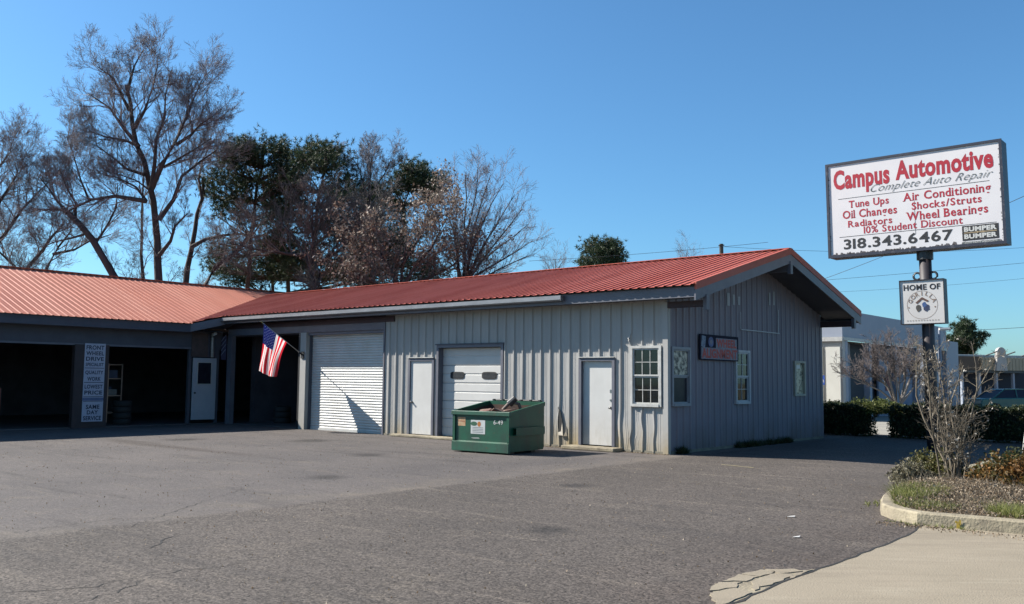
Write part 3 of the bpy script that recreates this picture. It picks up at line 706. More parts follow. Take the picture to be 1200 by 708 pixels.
sash_window(fm, -.93, -.16, 1.12, 2.46, 'white framed sash window with six over six panes beside the corner')
M_MOTT = mat('mottled_pane_reflection', (.75, .68, .52), (.07, .06, .05), 9, .45, detail=7, contrast=(.42, .58))  # reflection of sunlit shrubs put into the pane's colour
M_DULLF = mat('dull_frame', (.36, .37, .4), (.28, .29, .32), 4, .5)
sash_window(gm, .16, .94, 1.14, 2.44, 'window with mottled upper pane and dark lower pane', None, False, M_MOTT, mat('dark_pane', (.02, .023, .035), (.04, .04, .05), 3, .3, spec=.15), frame=M_DULLF)
sash_window(gm, 3.34, 4.08, 1.15, 2.46, 'window partly behind the dark sign', (2, 2), True, frame=mat('pale_gable_frame', (.55, .57, .6), (.45, .47, .5), 4, .5))
mb = MB(); T = gm
vs = lambda a, b, c, d, o0, o1: [T(s, z, o) for z in (c, d) for o in (o0, o1) for s in (a, b)]
bf = [(0, 2, 3, 1), (4, 5, 7, 6), (0, 1, 5, 4), (2, 6, 7, 3), (0, 4, 6, 2), (1, 3, 7, 5)]
mb.add(vs(6.98, 7.06, 1.29, 2.3, -.05, .06), bf); mb.add(vs(7.66, 7.74, 1.29, 2.3, -.05, .06), bf); mb.add(vs(7.06, 7.66, 2.24, 2.3, -.05, .06), bf); mb.add(vs(7.06, 7.66, 1.29, 1.35, -.05, .06), bf)
wn = part('window', mb, mat('tan_frame', (.5, .47, .38), (.4, .37, .3), 5, .6), BLD, label='narrow window papered from inside with mottled posters')
mb = MB(); mb.add(vs(7.06, 7.66, 1.35, 2.24, -.02, .0), bf); part('pane', mb, mat('papered_pane', (.6, .55, .38), (.03, .035, .035), 6.5, .35, detail=4, contrast=(.47, .6)), wn)
mb = MB(); mb.add(vs(7.2, 7.45, 2.08, 2.18, .001, .006), bf); part('paper_note', mb, M_WHITE, wn)
# old sign outline and paint patches on the gable
mb = MB(); mb.add(vs(3.66, 5.98, 3.03, 3.055, .04, .055), bf); mb.add(vs(5.9, 5.93, 3.055, 3.7, .04, .055), bf); mb.add(vs(3.62, 3.645, 3.04, 3.5, .04, .05), bf)
part('old_sign_rail', mb, MATS['pale_gable_frame'], BLD)
M_PATCH = mat('pale_paint_patch', (.44, .46, .48), (.38, .4, .42), 7, .6)
for (a, b, c, d) in ((2.9, 3.05, 3.62, 3.95), (3.2, 3.33, 3.66, 3.93), (3.5, 3.62, 3.68, 3.9), (5.35, 5.45, 3.8, 4.15), (5.62, 5.72, 3.82, 4.2)):
    mb = MB(); mb.add(vs(a, b, c, d, .0395, .0415), bf); part('paint_patch', mb, M_PATCH, BLD)
# conduit at front under window: small bracket
mb = MB(); mb.tube([(-.99, -.04, 2.66), (-.99, -.12, 2.68)], .015, 6); part('hook', mb, M_FRAME, BLD)

# left wing door leaf with window
mb = MB(); mb.box(-18.48, -18.44, -1.17, -.25, .16, 2.33)
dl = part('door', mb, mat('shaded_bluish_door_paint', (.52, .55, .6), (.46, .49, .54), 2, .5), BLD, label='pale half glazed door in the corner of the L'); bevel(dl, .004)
mb = MB(); mb.box(-18.435, -18.425, -.98, -.47, 1.42, 2.16); part('window_pane', mb, mat('dark_door_glass', (.03, .035, .05), (.02, .02, .03), 3, .08), dl)
mb = MB()
for a, b, c, d in ((-1.01, -.44, 2.16, 2.19), (-1.01, -.44, 1.39, 1.42), (-1.01, -.98, 1.42, 2.16), (-.47, -.44, 1.42, 2.16)): mb.box(-18.44, -18.42, a, b, c, d)
part('window_trim', mb, M_FRAME, dl)
mb = MB(); mb.tube([(-18.44, -1.08, 1.1), (-18.38, -1.08, 1.1)], .03, 8); part('door_knob', mb, M_DARKMETAL, dl)

# diagonal panel (purple with pale bars) in the inner corner
t = thing('corner_panel', 'small purple wall panel with pale diagonal bars above the inner corner', 'sign', (-18.3, -.08, 2.4))
mb = MB(); mb.box(-18.44, -18.13, -.09, -.07, 2.28, 3.12); part('board', mb, mat('purple_board', (.10, .085, .16), (.07, .06, .12), 5, .6), t)
for i in range(4):
    mb = MB(); z0 = 2.42+i*.17; mb.prism([(-18.43, z0), (-18.14, z0+.22), (-18.14, z0+.26), (-18.43, z0+.04)], lambda a, b: (a, -.092, b), lambda a, b: (a, -.096, b)); part('bar', mb, mat('pale_blue_bar', (.4, .45, .6), (.3, .35, .5), 4, .6), t)

# ================================================================== SIGNS ON THE BUILDING
# vertical services sign on the pier of the left wing
t = thing('services_sign', 'tall pale sign board listing services on the brown pier', 'sign', (-18.4, -4.66, .2))
lm = lambda u, v, o: (-18.40+o, u, v)
mb = MB(); mb.box(-18.415, -18.40, -5.0, -4.33, .2, 2.7); brd = part('board', mb, mat('pale_blue_sign_paint', (.58, .6, .72), (.5, .52, .64), 3, .5), t)
M_LET = mat('navy_lettering', (.03, .035, .075), (.04, .045, .09), 4, .6)
rows = [('FRONT', 2.50, 2.64), ('WHEEL', 2.32, 2.45), ('DRIVE', 2.14, 2.27), ('SPECIALIST', 1.97, 2.08), ('QUALITY', 1.69, 1.83), ('WORK', 1.50, 1.63), ('LOWEST', 1.25, 1.38), ('PRICE', 1.06, 1.19), ('SAME', .60, .74), ('DAY', .43, .56), ('SERVICE', .24, .38)]
for s_, a, b in rows:
    wd = {'WORK': .22, 'DAY': .18, 'SAME': .22}.get(s_, .29)
    lettering(s_, -4.665-wd, -4.665+wd, a, b, lm, M_LET, t, bold=.03)
for z in (1.9, 1.44, .84, .98):
    mb = MB(); mb.box(-18.4, -18.396, -4.98, -4.35, z, z+.02); part('rule', mb, M_LET, t)
mb = MB(); mb.box(-18.4, -18.397, -5.0, -4.33, .87, .96); part('blue_band', mb, mat('blue_band_paint', (.18, .22, .38), (.14, .18, .32), 4, .6), t)
# wheel alignment sign
t = thing('wheel_alignment_sign', 'dark navy wall sign reading WHEEL ALIGNMENT in red', 'sign', (.06, 2.4, 2.2))
mb = MB(); mb.box(.045, .075, 1.41, 3.42, 2.2, 2.83); part('board', mb, mat('navy_sign_paint', (.02, .022, .045), (.03, .03, .05), 4, .8, spec=.1), t)
wm = lambda u, v, o: (.075+o, u, v)
M_PK = mat('pale_lettering_shadow', (.32, .31, .36), (.16, .16, .22), 12, .6); M_RD = mat('dull_red_lettering', (.62, .07, .05), (.45, .06, .05), 9, .6)
for s_, a, b, c, d in (('WHEEL', 2.24, 3.3, 2.53, 2.74), ('ALIGNMENT', 1.5, 3.34, 2.25, 2.49)):
    mb = MB(); mb.add([wm(a-.03, c-.02, .002), wm(b+.03, c-.02, .002), wm(b+.03, d+.02, .002), wm(a-.03, d+.02, .002)], [(0, 1, 2, 3)]); part('letter_band', mb, M_PK, t)
    lettering(s_, a, b, c, d, wm, M_RD, t, bold=.045, off=.005)
mb = MB(); mb.add([wm(1.46, 2.53, .003), wm(1.66, 2.5, .003), wm(1.7, 2.78, .003), wm(1.5, 2.8, .003)], [(0, 1, 2, 3)]); part('picture', mb, mat('pale_blue_picture', (.3, .4, .5), (.07, .1, .2), 11, .6), t)
mb = MB(); mb.tube([(.078, 1.95, 2.65), (.083, 1.95, 2.65)], .13, 18); wh = part('wheel_picture', mb, mat('wheel_blue', (.12, .18, .42), (.05, .06, .15), 16, .6), t)
mb = MB(); mb.tube([(.083, 1.95, 2.65), (.086, 1.95, 2.65)], .06, 14); part('wheel_hub', mb, M_PK, wh)

# ================================================================== ROADSIDE SIGN
PX, PY = 3.95, 6.3
tilt = .016
def sg(u, v, o, y0=0.):            # u along +X about the pole, v height, o toward the viewer (-Y)
    th = .023; uu = u*math.cos(th); yy = u*math.sin(th)
    return (PX+uu-(v-1.0)*tilt, PY+yy-o+y0, v+u*tilt*.6)
def sbox(mb, a, b, c, d, o0, o1, F=sg):
    return mb.add([F(s, z, o) for z in (c, d) for o in (o0, o1) for s in (a, b)], bf)
SGN = thing('roadside_pole_sign', 'tall white roadside sign cabinet on a dark pole advertising the auto shop', 'sign', (PX, PY, 0))
mb = MB(); mb.tube([(PX+.016, PY, -.1), (PX-1.0*tilt, PY, 2.0), (PX-4.3*tilt, PY, 5.4)], .15, 16); part('pole', mb, mat('dark_brown_pole_paint', (.075, .055, .055), (.04, .035, .045), 2.5, .55, stretch=(1, 1, .4)), SGN, smooth=True)
u0, u1, v0, v1 = -.22-2.167, -.22+2.167, 5.08, 7.66
mb = MB(); sbox(mb, u0, u1, v0, v1, -.28, .24)
cab = part('cabinet', mb, mat('navy_black_cabinet', (.02, .022, .035), (.035, .035, .05), 3, .5), SGN)
mb = MB()
for a, b, c, d in ((u0-.01, u1+.01, v0-.01, v0+.065), (u0-.01, u1+.01, v1-.05, v1+.01), (u0-.01, u0+.055, v0+.065, v1-.05), (u1-.055, u1+.01, v0+.065, v1-.05)): sbox(mb, a, b, c, d, .24, .28)
part('retainer_frame', mb, mat('blistered_navy_frame', (.03, .035, .06), (.2, .19, .2), 4, .5, detail=8, contrast=(.58, .75)), cab)
M_FACE = mat('white_sign_face', (.94, .9, .9), (.88, .84, .85), 1.5, .35)
mb = MB(); sbox(mb, u0+.055, u1-.055, v0+.065, v1-.05, .24, .25); part('sign_face', mb, M_FACE, cab)
# dirt along the lower inner edge of the face
mb = MB(); rr = np.random.default_rng(5)
for i in range(150):
    uu = rr.uniform(u0+.1, u1-.12); hh = abs(rr.normal())*.028+.012; ww = rr.uniform(.03, .14); vv = v0+.065
    if rr.random() < .28: uu = rr.choice([u0+.055, u1-.085]); vv = rr.uniform(v0+.1, v1-.2); hh *= .8; ww = rr.uniform(.01, .035)
    mb.add([sg(uu, vv, .2515), sg(uu+ww, vv, .2515), sg(uu+ww*.8, vv+hh*.8, .2515), sg(uu+ww*.3, vv+hh, .2515)], [(0, 1, 2, 3)])
part('edge_grime', mb, mat('grime', (.1, .09, .1), (.2, .18, .18), 9, .8), cab)['kind'] = 'stuff'
M_REDL = mat('sign_red', (.52, .012, .035), (.46, .012, .03), 3, .5); M_BLKL = M_BLACK; M_GRYL = mat('thin_green_grey_script', (.12, .14, .15), (.1, .12, .12), 3, .6)
W_, H_ = u1-u0, v1-v0
def sl_(s, a, b, c, d, m, parent=None, **k):      # face fractions, v measured from the top
    if k.get('serif') and any(ch in 'gpy' for ch in s): d += .24*(d-c)
    return lettering(s, u0+a*W_, u0+b*W_, v1-d*H_, v1-c*H_, lambda u, v, o: sg(u, v, .25+o), m, parent or cab, **k)
sl_('Campus', .045, .385, .075, .345, M_REDL, bold=.038); sl_('Automotive', .42, .955, .065, .265, M_REDL, bold=.038)
sl_('Complete Auto Repair', .27, .95, .275, .375, M_GRYL, shear=.6, off=.007, bold=-.012)
sl_('Tune Ups', .135, .375, .415, .495, M_REDL, bold=.02, serif=True); sl_('Oil Changes', .095, .42, .515, .605, M_REDL, bold=.02, serif=True); sl_('Radiators', .125, .39, .625, .695, M_REDL, bold=.02, serif=True)
sl_('Air Conditioning', .455, .935, .405, .495, M_REDL, bold=.02, serif=True); sl_('Shocks/Struts', .505, .885, .51, .585, M_REDL, bold=.02, serif=True); sl_('Wheel Bearings', .47, .915, .605, .695, M_REDL, bold=.02, serif=True)
sl_('10% Student Discount', .22, .78, .70, .775, M_REDL, bold=.015, serif=True)
sl_('318.343.6467', .095, .725, .815, .925, M_BLKL, bold=.025, serif=True)
def hline(a, b, v):
    mb = MB(); uu0, uu1 = u0+a*W_, u0+b*W_; vv = v1-v*H_; sbox(mb, uu0, uu1, vv-.006, vv+.006, .25, .253); part('rule', mb, M_BLKL, cab)
hline(.07, .93, .385); hline(.07, .955, .79)
mb = MB(); sbox(mb, u0+.52*W_, u0+.523*W_, v1-.83*H_, v1-.5*H_, .25, .252); part('face_seam', mb, M_GRYL, cab)
# parts-store badge, lower right
bx0, bx1, by0, by1 = .775, .965, .80, .945
mb = MB(); sbox(mb, u0+bx0*W_, u0+bx1*W_, v1-by1*H_, v1-by0*H_, .25, .254); bd = part('badge', mb, M_BLACK, cab)
M_TAN = mat('tan_badge_stripe', (.5, .38, .22), (.45, .34, .2), 3, .6)
mb = MB(); sbox(mb, u0+.785*W_, u0+.955*W_, v1-.873*H_, v1-.865*H_, .254, .257); part('stripe', mb, M_TAN, bd)
sl_('BUMPER', .785, .955, .812, .858, M_WHITE, bd, bold=.05, off=.007); sl_('BUMPER', .785, .955, .882, .928, M_WHITE, bd, bold=.05, off=.007)
sl_('TO', .845, .895, .86, .878, M_TAN, bd, bold=.03, off=.009)
mb = MB(); sbox(mb, u0+bx0*W_, u0+bx1*W_, v1-.975*H_, v1-.955*H_, .25, .253); part('tag_line', mb, M_GRYL, cab)
sl_('AUTO PARTS SPECIALISTS', .785, .955, .958, .972, M_WHITE, bd, bold=.02, off=.006)
# little uprights on the cabinet top
for uu in (-1.4, -.1, 1.0, 1.5): 
    mb = MB(); sbox(mb, uu-.015, uu+.015, v1+.01, v1+.06, -.02, .02); part('lifting_eye', mb, M_DARKMETAL, cab)
# collar and bolts under the cabinet
mb = MB(); cx_ = PX-4.0*tilt; mb.tube([(cx_, PY, 4.86), (cx_, PY, 5.07)], .2, 14); part('collar', mb, M_DARKMETAL, SGN)
for s_ in (-1, 1):
    mb = MB(); mb.tube([(PX-3.4*tilt+s_*(.2+.09*math.cos(a)), PY-.05, 4.44+.09*math.sin(a)) for a in [2*math.pi*k/14 for k in range(15)]], .03, 6, caps=False); part('hanger_ring', mb, M_DARKMETAL, SGN, smooth=True)
# small square sign
t = thing('square_pole_sign', 'small square white sign reading HOME OF below the big cabinet', 'sign', (PX-.05, PY-.2, 3.19))
def sq(u, v, o):
    th = .11; uu = u*math.cos(th); yy = u*math.sin(th); return (PX-.06+uu-(v-3.2)*tilt, PY-.12+yy-o*math.cos(th), v+u*.012)
a0, a1, b0, b1 = -.55, .51, 3.19, 4.33
mb = MB(); sbox(mb, a0, a1, b0, b1, -.12, .13, sq); c2 = part('cabinet', mb, MATS['navy_black_cabinet'], t)
mb = MB()
for a, b, c, d in ((a0, a1, b0, b0+.018), (a0, a1, b1-.03, b1), (a0, a0+.022, b0+.018, b1-.03), (a1-.018, a1, b0+.018, b1-.03)): sbox(mb, a, b, c, d, .13, .155, sq)
part('retainer_frame', mb, MATS['navy_black_cabinet'], c2)
mb = MB(); sbox(mb, a0+.022, a1-.018, b0+.018, b1-.03, .13, .135, sq); part('sign_face', mb, mat('cream_sign_face', (.95, .91, .87), (.88, .84, .8), 2, .4), c2)
sqo = lambda u, v, o: sq(u, v, .135+o)
lettering('HOME OF', -.45, .42, 4.06, 4.21, sqo, M_BLACK, c2, bold=.03)
cxm, cym = -.02, 3.68
M_TANL = mat('faded_brown_lettering', (.42, .3, .22), (.35, .25, .2), 6, .6)
mb = MB(); n = 40
for k in range(n):
    a, b = 2*math.pi*k/n, 2*math.pi*(k+1)/n
    for r0, r1_ in ((.355, .363),):
        mb.add([sqo(cxm+r0*math.cos(a), cym+r0*math.sin(a), .003), sqo(cxm+r1_*math.cos(a), cym+r1_*math.sin(a), .003), sqo(cxm+r1_*math.cos(b), cym+r1_*math.sin(b), .003), sqo(cxm+r0*math.cos(b), cym+r0*math.sin(b), .003)], [(0, 1, 2, 3)])
part('ring', mb, M_TANL, c2)
Vs = []; Fs = []; nn_ = 0
for i, ch in enumerate('GORILLA'):
    V, F = glyphs(ch, .02); V = (V-V.mean(0)); V = V/max(np.ptp(V[:, 1]), .01)*.105
    an = math.pi/2+(3-i)*.40; rr_ = .29; ca, sa = math.cos(an-math.pi/2), math.sin(an-math.pi/2)
    for p_ in V: Vs.append(sqo(cxm+rr_*math.cos(an)+p_[0]*ca-p_[1]*sa, cym+rr_*math.sin(an)+p_[0]*sa+p_[1]*ca, .004))
    Fs += [[q+nn_ for q in f] for f in F]; nn_ += len(V)
build('lettering', Vs, Fs, M_TANL, c2)
for uu in (-.32, .3): 
    mb = MB(); mb.add([sqo(cxm+uu+.02*math.cos(2*math.pi*k/8), cym-.06+.02*math.sin(2*math.pi*k/8), .003) for k in range(8)], [tuple(range(8))]); part('dot', mb, M_TANL, c2)
def blob(cx, cy, rx, ry, m, o=.004, n=16, jag=.12, name='emblem_patch'):
    rr = np.random.default_rng(int(abs(cx*1000)+cy*10)); mb = MB()
    mb.add([sqo(cx+rx*(1+jag*rr.normal())*math.cos(2*math.pi*k/n), cy+ry*(1+jag*rr.normal())*math.sin(2*math.pi*k/n), o) for k in range(n)], [tuple(range(n))]); part(name, mb, m, c2)
blob(cxm-.09, cym-.08, .062, .1, mat('emblem_dark_grey', (.06, .055, .05), (.12, .11, .1), 20, .6)); blob(cxm+.1, cym-.08, .068, .1, mat('emblem_navy', (.03, .045, .11), (.06, .08, .16), 20, .6), .0045)
blob(cxm+.05, cym+.0, .05, .07, mat('emblem_blue', (.05, .12, .34), (.08, .16, .36), 20, .6), .005); 
mb = MB(); mb.add([sqo(cxm-.16, cym+.06, .0055), sqo(cxm, cym+.2, .0055), sqo(cxm+.16, cym+.1, .0055), sqo(cxm+.12, cym+.07, .0055), sqo(cxm, cym+.14, .0055), sqo(cxm-.12, cym+.03, .0055)], [(0, 1, 4, 5), (1, 2, 3, 4)]); part('emblem_chevron', mb, mat('emblem_brown', (.14, .07, .05), (.2, .1, .07), 20, .6), c2)
mb = MB()
for i in range(12): 
    uu = -.4+i*.066; mb.add([sqo(uu, 3.27, .003), sqo(uu+.035, 3.27, .003), sqo(uu+.035, 3.3, .003), sqo(uu, 3.3, .003)], [(0, 1, 2, 3)])
part('worn_bottom_line', mb, mat('very_faded_tan', (.55, .5, .45), (.6, .55, .5), 9, .6), c2)

# ================================================================== FLAG
FP0 = np.array([-13.68, -.06, 2.42]); FP1 = np.array([-13.72, -1.52, 3.34])
t = thing('flag_bracket', 'dark bracket bolted to the bay post holding the flag staff', 'bracket', tuple(FP0))
mb = MB(); mb.box(-13.75, -13.6, -.075, -.041, 2.3, 2.52); part('mounting_plate', mb, M_DARKMETAL, t)
mb = MB(); d = (FP1-FP0)/np.linalg.norm(FP1-FP0); mb.tube([FP0+d*0, FP0+d*.16], .03, 8); part('socket', mb, M_DARKMETAL, t, smooth=True)
t = thing('national_flag', 'American flag with stars and stripes hanging from an angled staff', 'flag', tuple(FP0+d*.1))
mb = MB(); mb.tube([FP0+d*.05, FP1+d*.1], .013, 8); part('staff', mb, M_FRAME, t, smooth=True)
mb = MB(); c_ = FP1+d*.1; mb.tube([c_-d*.02, c_, c_+d*.03, c_+d*.05], [.01, .028, .024, .004], 8); part('finial', mb, mat('brass', (.5, .35, .1), (.4, .28, .08), 3, .3, metal=.9), t, smooth=True)
NU, NV = 52, 44
P0 = FP1+d*.03; P1 = FP1-d*.98; Hd = P1-P0
side = np.array([0, 1., 0.]); nor = np.array([1., 0, 0.])
def flag_pt(u, v):
    # u along the staff (0 at its tip), v down the fly
    uc = u*(1.04-.42*v**.9)-.10*v
    p = P0+Hd*uc
    down = 1.52*v*(1-.1*abs(u-.5)*v)
    p = p+np.array([0, 0, -1.])*down*.99
    # lift the staff-slope out of the free end
    p[2] += (uc-.3)*abs(Hd[2])*.35*min(1, v*1.5)
    fold = .055*math.sin(u*11+v*2.2+.6)*(0.25+v)+.03*math.sin(u*23-v*3)*(.2+v)
    return p+nor*fold+side*(.03*math.sin(v*5+u*3))*v
V = [flag_pt(i/NU, j/NV) for j in range(NV+1) for i in range(NU+1)]
F = []; mi = []
for j in range(NV):
    for i in range(NU):
        F.append([j*(NU+1)+i, j*(NU+1)+i+1, (j+1)*(NU+1)+i+1, (j+1)*(NU+1)+i])
        st = int((i+.5)/NU*13); mi.append(2 if (st < 7 and (j+.5)/NV < .4) else (0 if st % 2 == 0 else 1))
fl_m = [leaf_mat('flag_red', (.8, .03, .05), (.78, .03, .05), (.8, .03, .05), 1, .5), leaf_mat('flag_white', (1.0, .97, .97), (1.0, .97, .97), (1.0, .97, .97), 1, .5), leaf_mat('flag_blue', (.025, .035, .2), (.025, .035, .2), (.025, .035, .2), 1, .3)]
fo = build('flag_cloth', V, F, fl_m, t, mi, True)
mb = MB()
for r_ in range(9):
    for c in range(11):
        if (r_+c) % 2: continue
        u = (r_+1)/10*7/13; v = (c+1)/12*.4; cpt = flag_pt(u, v); e1 = (flag_pt(u+.01, v)-cpt); e2 = flag_pt(u, v+.01)-cpt; e1 /= np.linalg.norm(e1); e2 /= np.linalg.norm(e2); nn2 = np.cross(e1, e2)
        for sgn in (1, -1):
            pts = [cpt+nn2*sgn*.004+(.026 if k % 2 == 0 else .011)*(math.cos(math.pi*k/5)*e1+math.sin(math.pi*k/5)*e2) for k in range(10)]
            mb.add(pts, [tuple(range(10))])
part('stars', mb, fl_m[1], fo)

# ================================================================== DUMPSTER
DX, DY, DTH = -2.36, -2.8, .085; DW, DD, DH, DHB = 1.62, 1.38, .95, 1.15
cth, sth = math.cos(DTH), math.sin(DTH)
def dm(u, v, z): # u leftwards from front-right corner, v depth
    return (DX-u*cth-v*sth, DY-u*sth+v*cth, z)
DU = thing('dumpster', 'green steel front load dumpster without lids, stickers on its front', 'dumpster', dm(DW/2, DD/2, 0))
M_GRN = mat('green_dumpster_paint', (.006, .115, .058), (.008, .08, .042), 2.5, .45, bump=.004, bscale=5, detail=8)
M_GRN2 = mat('worn_green_paint', (.018, .13, .075), (.03, .09, .055), 5, .5, detail=8)
def dbox(mb, a, b, c, d, e, f): return mb.box(a, b, c, d, e, f, T=dm)
mb = MB()
th = .03
dbox(mb, 0, DW, .0, th, .27, DH-.1)                       # front wall
dbox(mb, 0, DW, DD-th, DD, .1, DHB)                        # back
for a in (0, DW-th): mb.prism([(th, .06), (DD-th, .06), (DD-th, DHB), (th, DH-.01)], lambda p, r, a=a: dm(a, p, r), lambda p, r, a=a: dm(a+th, p, r))
dbox(mb, th, DW-th, th, DD-th, .08, .12)
part('body', mb, M_GRN, DU)
mb = MB(); mb.prism([(.03, .05), (-.055, .07), (-.055, .27), (0, .3), (.03, .3)], lambda a, b: dm(0, a, b-.03), lambda a, b: dm(DW, a, b-.03)); part('front_bumper', mb, M_GRN2, DU)
mb = MB(); dbox(mb, -.03, DW+.03, -.05, .04, DH-.1, DH-.0); bevel(part('front_rim', mb, M_GRN2, DU), .012)
mb = MB()
for a in (-.03, DW-.02): mb.prism([(.04, DH-.08), (DD, DHB-.08), (DD, DHB+.005), (.04, DH+.005)], lambda p, r, a=a: dm(a, p, r), lambda p, r, a=a: dm(a+.05, p, r))
dbox(mb, 0, DW, DD-.02, DD+.03, DHB-.07, DHB+.01); part('side_rim', mb, M_GRN, DU)
for a in (.0, DW-.07):
    mb = MB(); dbox(mb, a, a+.07, -.03, .0, .27, DH-.1); part('corner_post', mb, M_GRN, DU)
for a, s_ in ((-.10, 1), (DW, -1)):                       # fork pockets
    mb = MB()
    dbox(mb, a, a+.10, .12, DD-.12, .42, .44); dbox(mb, a, a+.10, .12, DD-.12, .58, .6); o0 = a if s_ > 0 else a+.09; dbox(mb, o0, o0+.012, .12, DD-.12, .44, .58); part('fork_pocket', mb, M_GRN, DU)
mb = MB(); mb.tube([dm(.1, DD+.06, DHB+.03), dm(DW-.1, DD+.06, DHB+.03)], .02, 8)
for k in range(6): a = .12+k*.27; dbox(mb, a, a+.05, DD-.0, DD+.08, DHB-.03, DHB+.05)
part('lid_hinge_rod', mb, M_DARKMETAL, DU)
for k, (a, b) in enumerate(((.15, .95),)):
    pass
for (a, b, y) in ((.12, .35, .2), (DW-.35, DW-.12, .2), (.12, .35, DD-.35), (DW-.35, DW-.12, DD-.35)):
    mb = MB(); dbox(mb, a, b, y, y+.15, 0, .08); part('skid_foot', mb, M_DARKMETAL, DU)
for m_ in (M_GRN, M_GRN2): grime(m_, (.14, .06, .03), 7, .6, .68, .75); grime(m_, (.03, .035, .03), 2.2, .5, .7, .6, (1, 1, .25)); grime(m_, (.12, .2, .14), 16, .68, .74, .4)
M_RUST = mat('dumpster_inner_rust', (.11, .055, .035), (.05, .03, .022), 5, .9)
for q_ in ((th, DW-th, th+.002, th+.006, .13, DH-.12), (th, DW-th, DD-th-.006, DD-th-.002, .13, DHB-.08)): mb = MB(); dbox(mb, *q_); part('inner_liner', mb, M_RUST, DU)
for a in (th+.001, DW-th-.005): mb = MB(); mb.prism([(th+.01, .13), (DD-th-.01, .13), (DD-th-.01, DHB-.09), (th+.01, DH-.09)], lambda p, r, a=a: dm(a, p, r), lambda p, r, a=a: dm(a+.004, p, r)); part('inner_liner', mb, M_RUST, DU)
# faces printed on the front
dfm = lambda u, v, o: dm(DW-u, -o, v)     # u from the left seen from the front
def sticker(u0, u1, v0, v1, m, name='sticker'):
    mb = MB(); mb.box(u0, u1, .0, .003, v0, v1, T=lambda a, b, c: dfm(a, c, b)); return part(name, mb, m, DU)
s1 = sticker(.13, .36, .6, .8, mat('faded_orange_sticker', (.62, .5, .3), (.55, .25, .1), 9, .6)); 
mb = MB(); mb.add([dfm(.15, .7, .0045), dfm(.34, .7, .0045), dfm(.34, .715, .0045), dfm(.15, .715, .0045)], [(0, 1, 2, 3)]); part('sticker_line', mb, mat('rust_red_ink', (.4, .08, .04)), s1)
s2 = sticker(.52, .93, .43, .745, mat('white_sticker', (.7, .72, .7), (.62, .64, .62), 4, .5))
mb = MB(); mb.add([dfm(.56+.16*math.cos(a)*.6+.05, .66+.05*math.sin(a), .0045) for a in [2*math.pi*k/12 for k in range(12)]], [tuple(range(12))]); part('sticker_emblem', mb, mat('dark_green_ink', (.02, .12, .06)), s2)
mb = MB(); mb.add([dfm(.76+.05*math.cos(a), .655+.06*math.sin(a), .0045) for a in [2*math.pi*k/12 for k in range(12)]], [tuple(range(12))]); part('sticker_emblem', mb, mat('orange_ink', (.6, .2, .03)), s2)
mb = MB()
for k in range(4): mb.add([dfm(.57, .57-k*.035, .0045), dfm(.88, .57-k*.035, .0045), dfm(.88, .58-k*.035, .0045), dfm(.57, .58-k*.035, .0045)], [(0, 1, 2, 3)])
part('sticker_print', mb, M_GRYL, s2)
lettering('6-49', 1.17, 1.43, .66, .76, lambda u, v, o: dfm(u, v, o), M_WHITE, DU, bold=.01, name='unit_number')
mb = MB(); mb.add([dfm(.52, .34, .003), dfm(.75, .35, .003), dfm(.78, .33, .003), dfm(.6, .325, .003)], [(0, 1, 2, 3)]); part('scratch', mb, M_FRAME, DU)
# junk inside
t = thing('scrap_cardboard', 'crumpled rusty brown cardboard piled inside the green dumpster', 'cardboard', dm(.9, .7, .5))
rr = np.random.default_rng(2); M_CARD = mat('rusty_cardboard', (.16, .06, .045), (.28, .2, .15), 5, .8)
for k in range(7):
    mb = MB(); cu, cv = rr.uniform(.25, 1.35), rr.uniform(.3, 1.2); s_ = rr.uniform(.2, .4); a = rr.uniform(0, 3); z = rr.uniform(.78, .92)
    q = [(cu+s_*math.cos(a+j*1.57), cv+s_*.6*math.sin(a+j*1.57)) for j in range(4)]
    dz = [rr.uniform(-.1, .14) for _ in range(4)]
    mb.add([dm(*q[j], z+dz[j]) for j in range(4)]+[dm(*q[j], z+dz[j]-.02) for j in range(4)], [(0, 1, 2, 3), (7, 6, 5, 4), (0, 4, 5, 1), (1, 5, 6, 2), (2, 6, 7, 3), (3, 7, 4, 0)]); part('flap', mb, M_CARD, t)
mb = MB(); dbox(mb, .2, 1.4, .25, 1.3, .15, .7); part('bundle', mb, M_CARD, t)
t = thing('scrap_car_part', 'rusty metal scrap sticking up above the dumpster rim', 'scrap metal', dm(.62, .8, .8))
mb = MB(); mb.tube([dm(.95, .75, .65), dm(.8, .85, .98), dm(.66, .95, 1.16), dm(.5, 1.05, 1.1), dm(.42, 1.1, .85)], [.035, .04, .05, .04, .05], 8); part('bent_arm', mb, mat('rusty_metal', (.2, .15, .12), (.1, .06, .04), 8, .7), t, smooth=True)
mb = MB(); mb.tube([dm(.7, .95, 1.1), dm(.56, 1.0, 1.24)], [.09, .07], 10); part('bracket_plate', mb, M_DARKMETAL, t)
# steel plate/sheet lying at the foot of the wall behind it
t = thing('blue_sheet', 'dark blue sheet leaning low against the siding right of the dumpster', 'sheet', (-2.7, -.12, 0)) if False else None

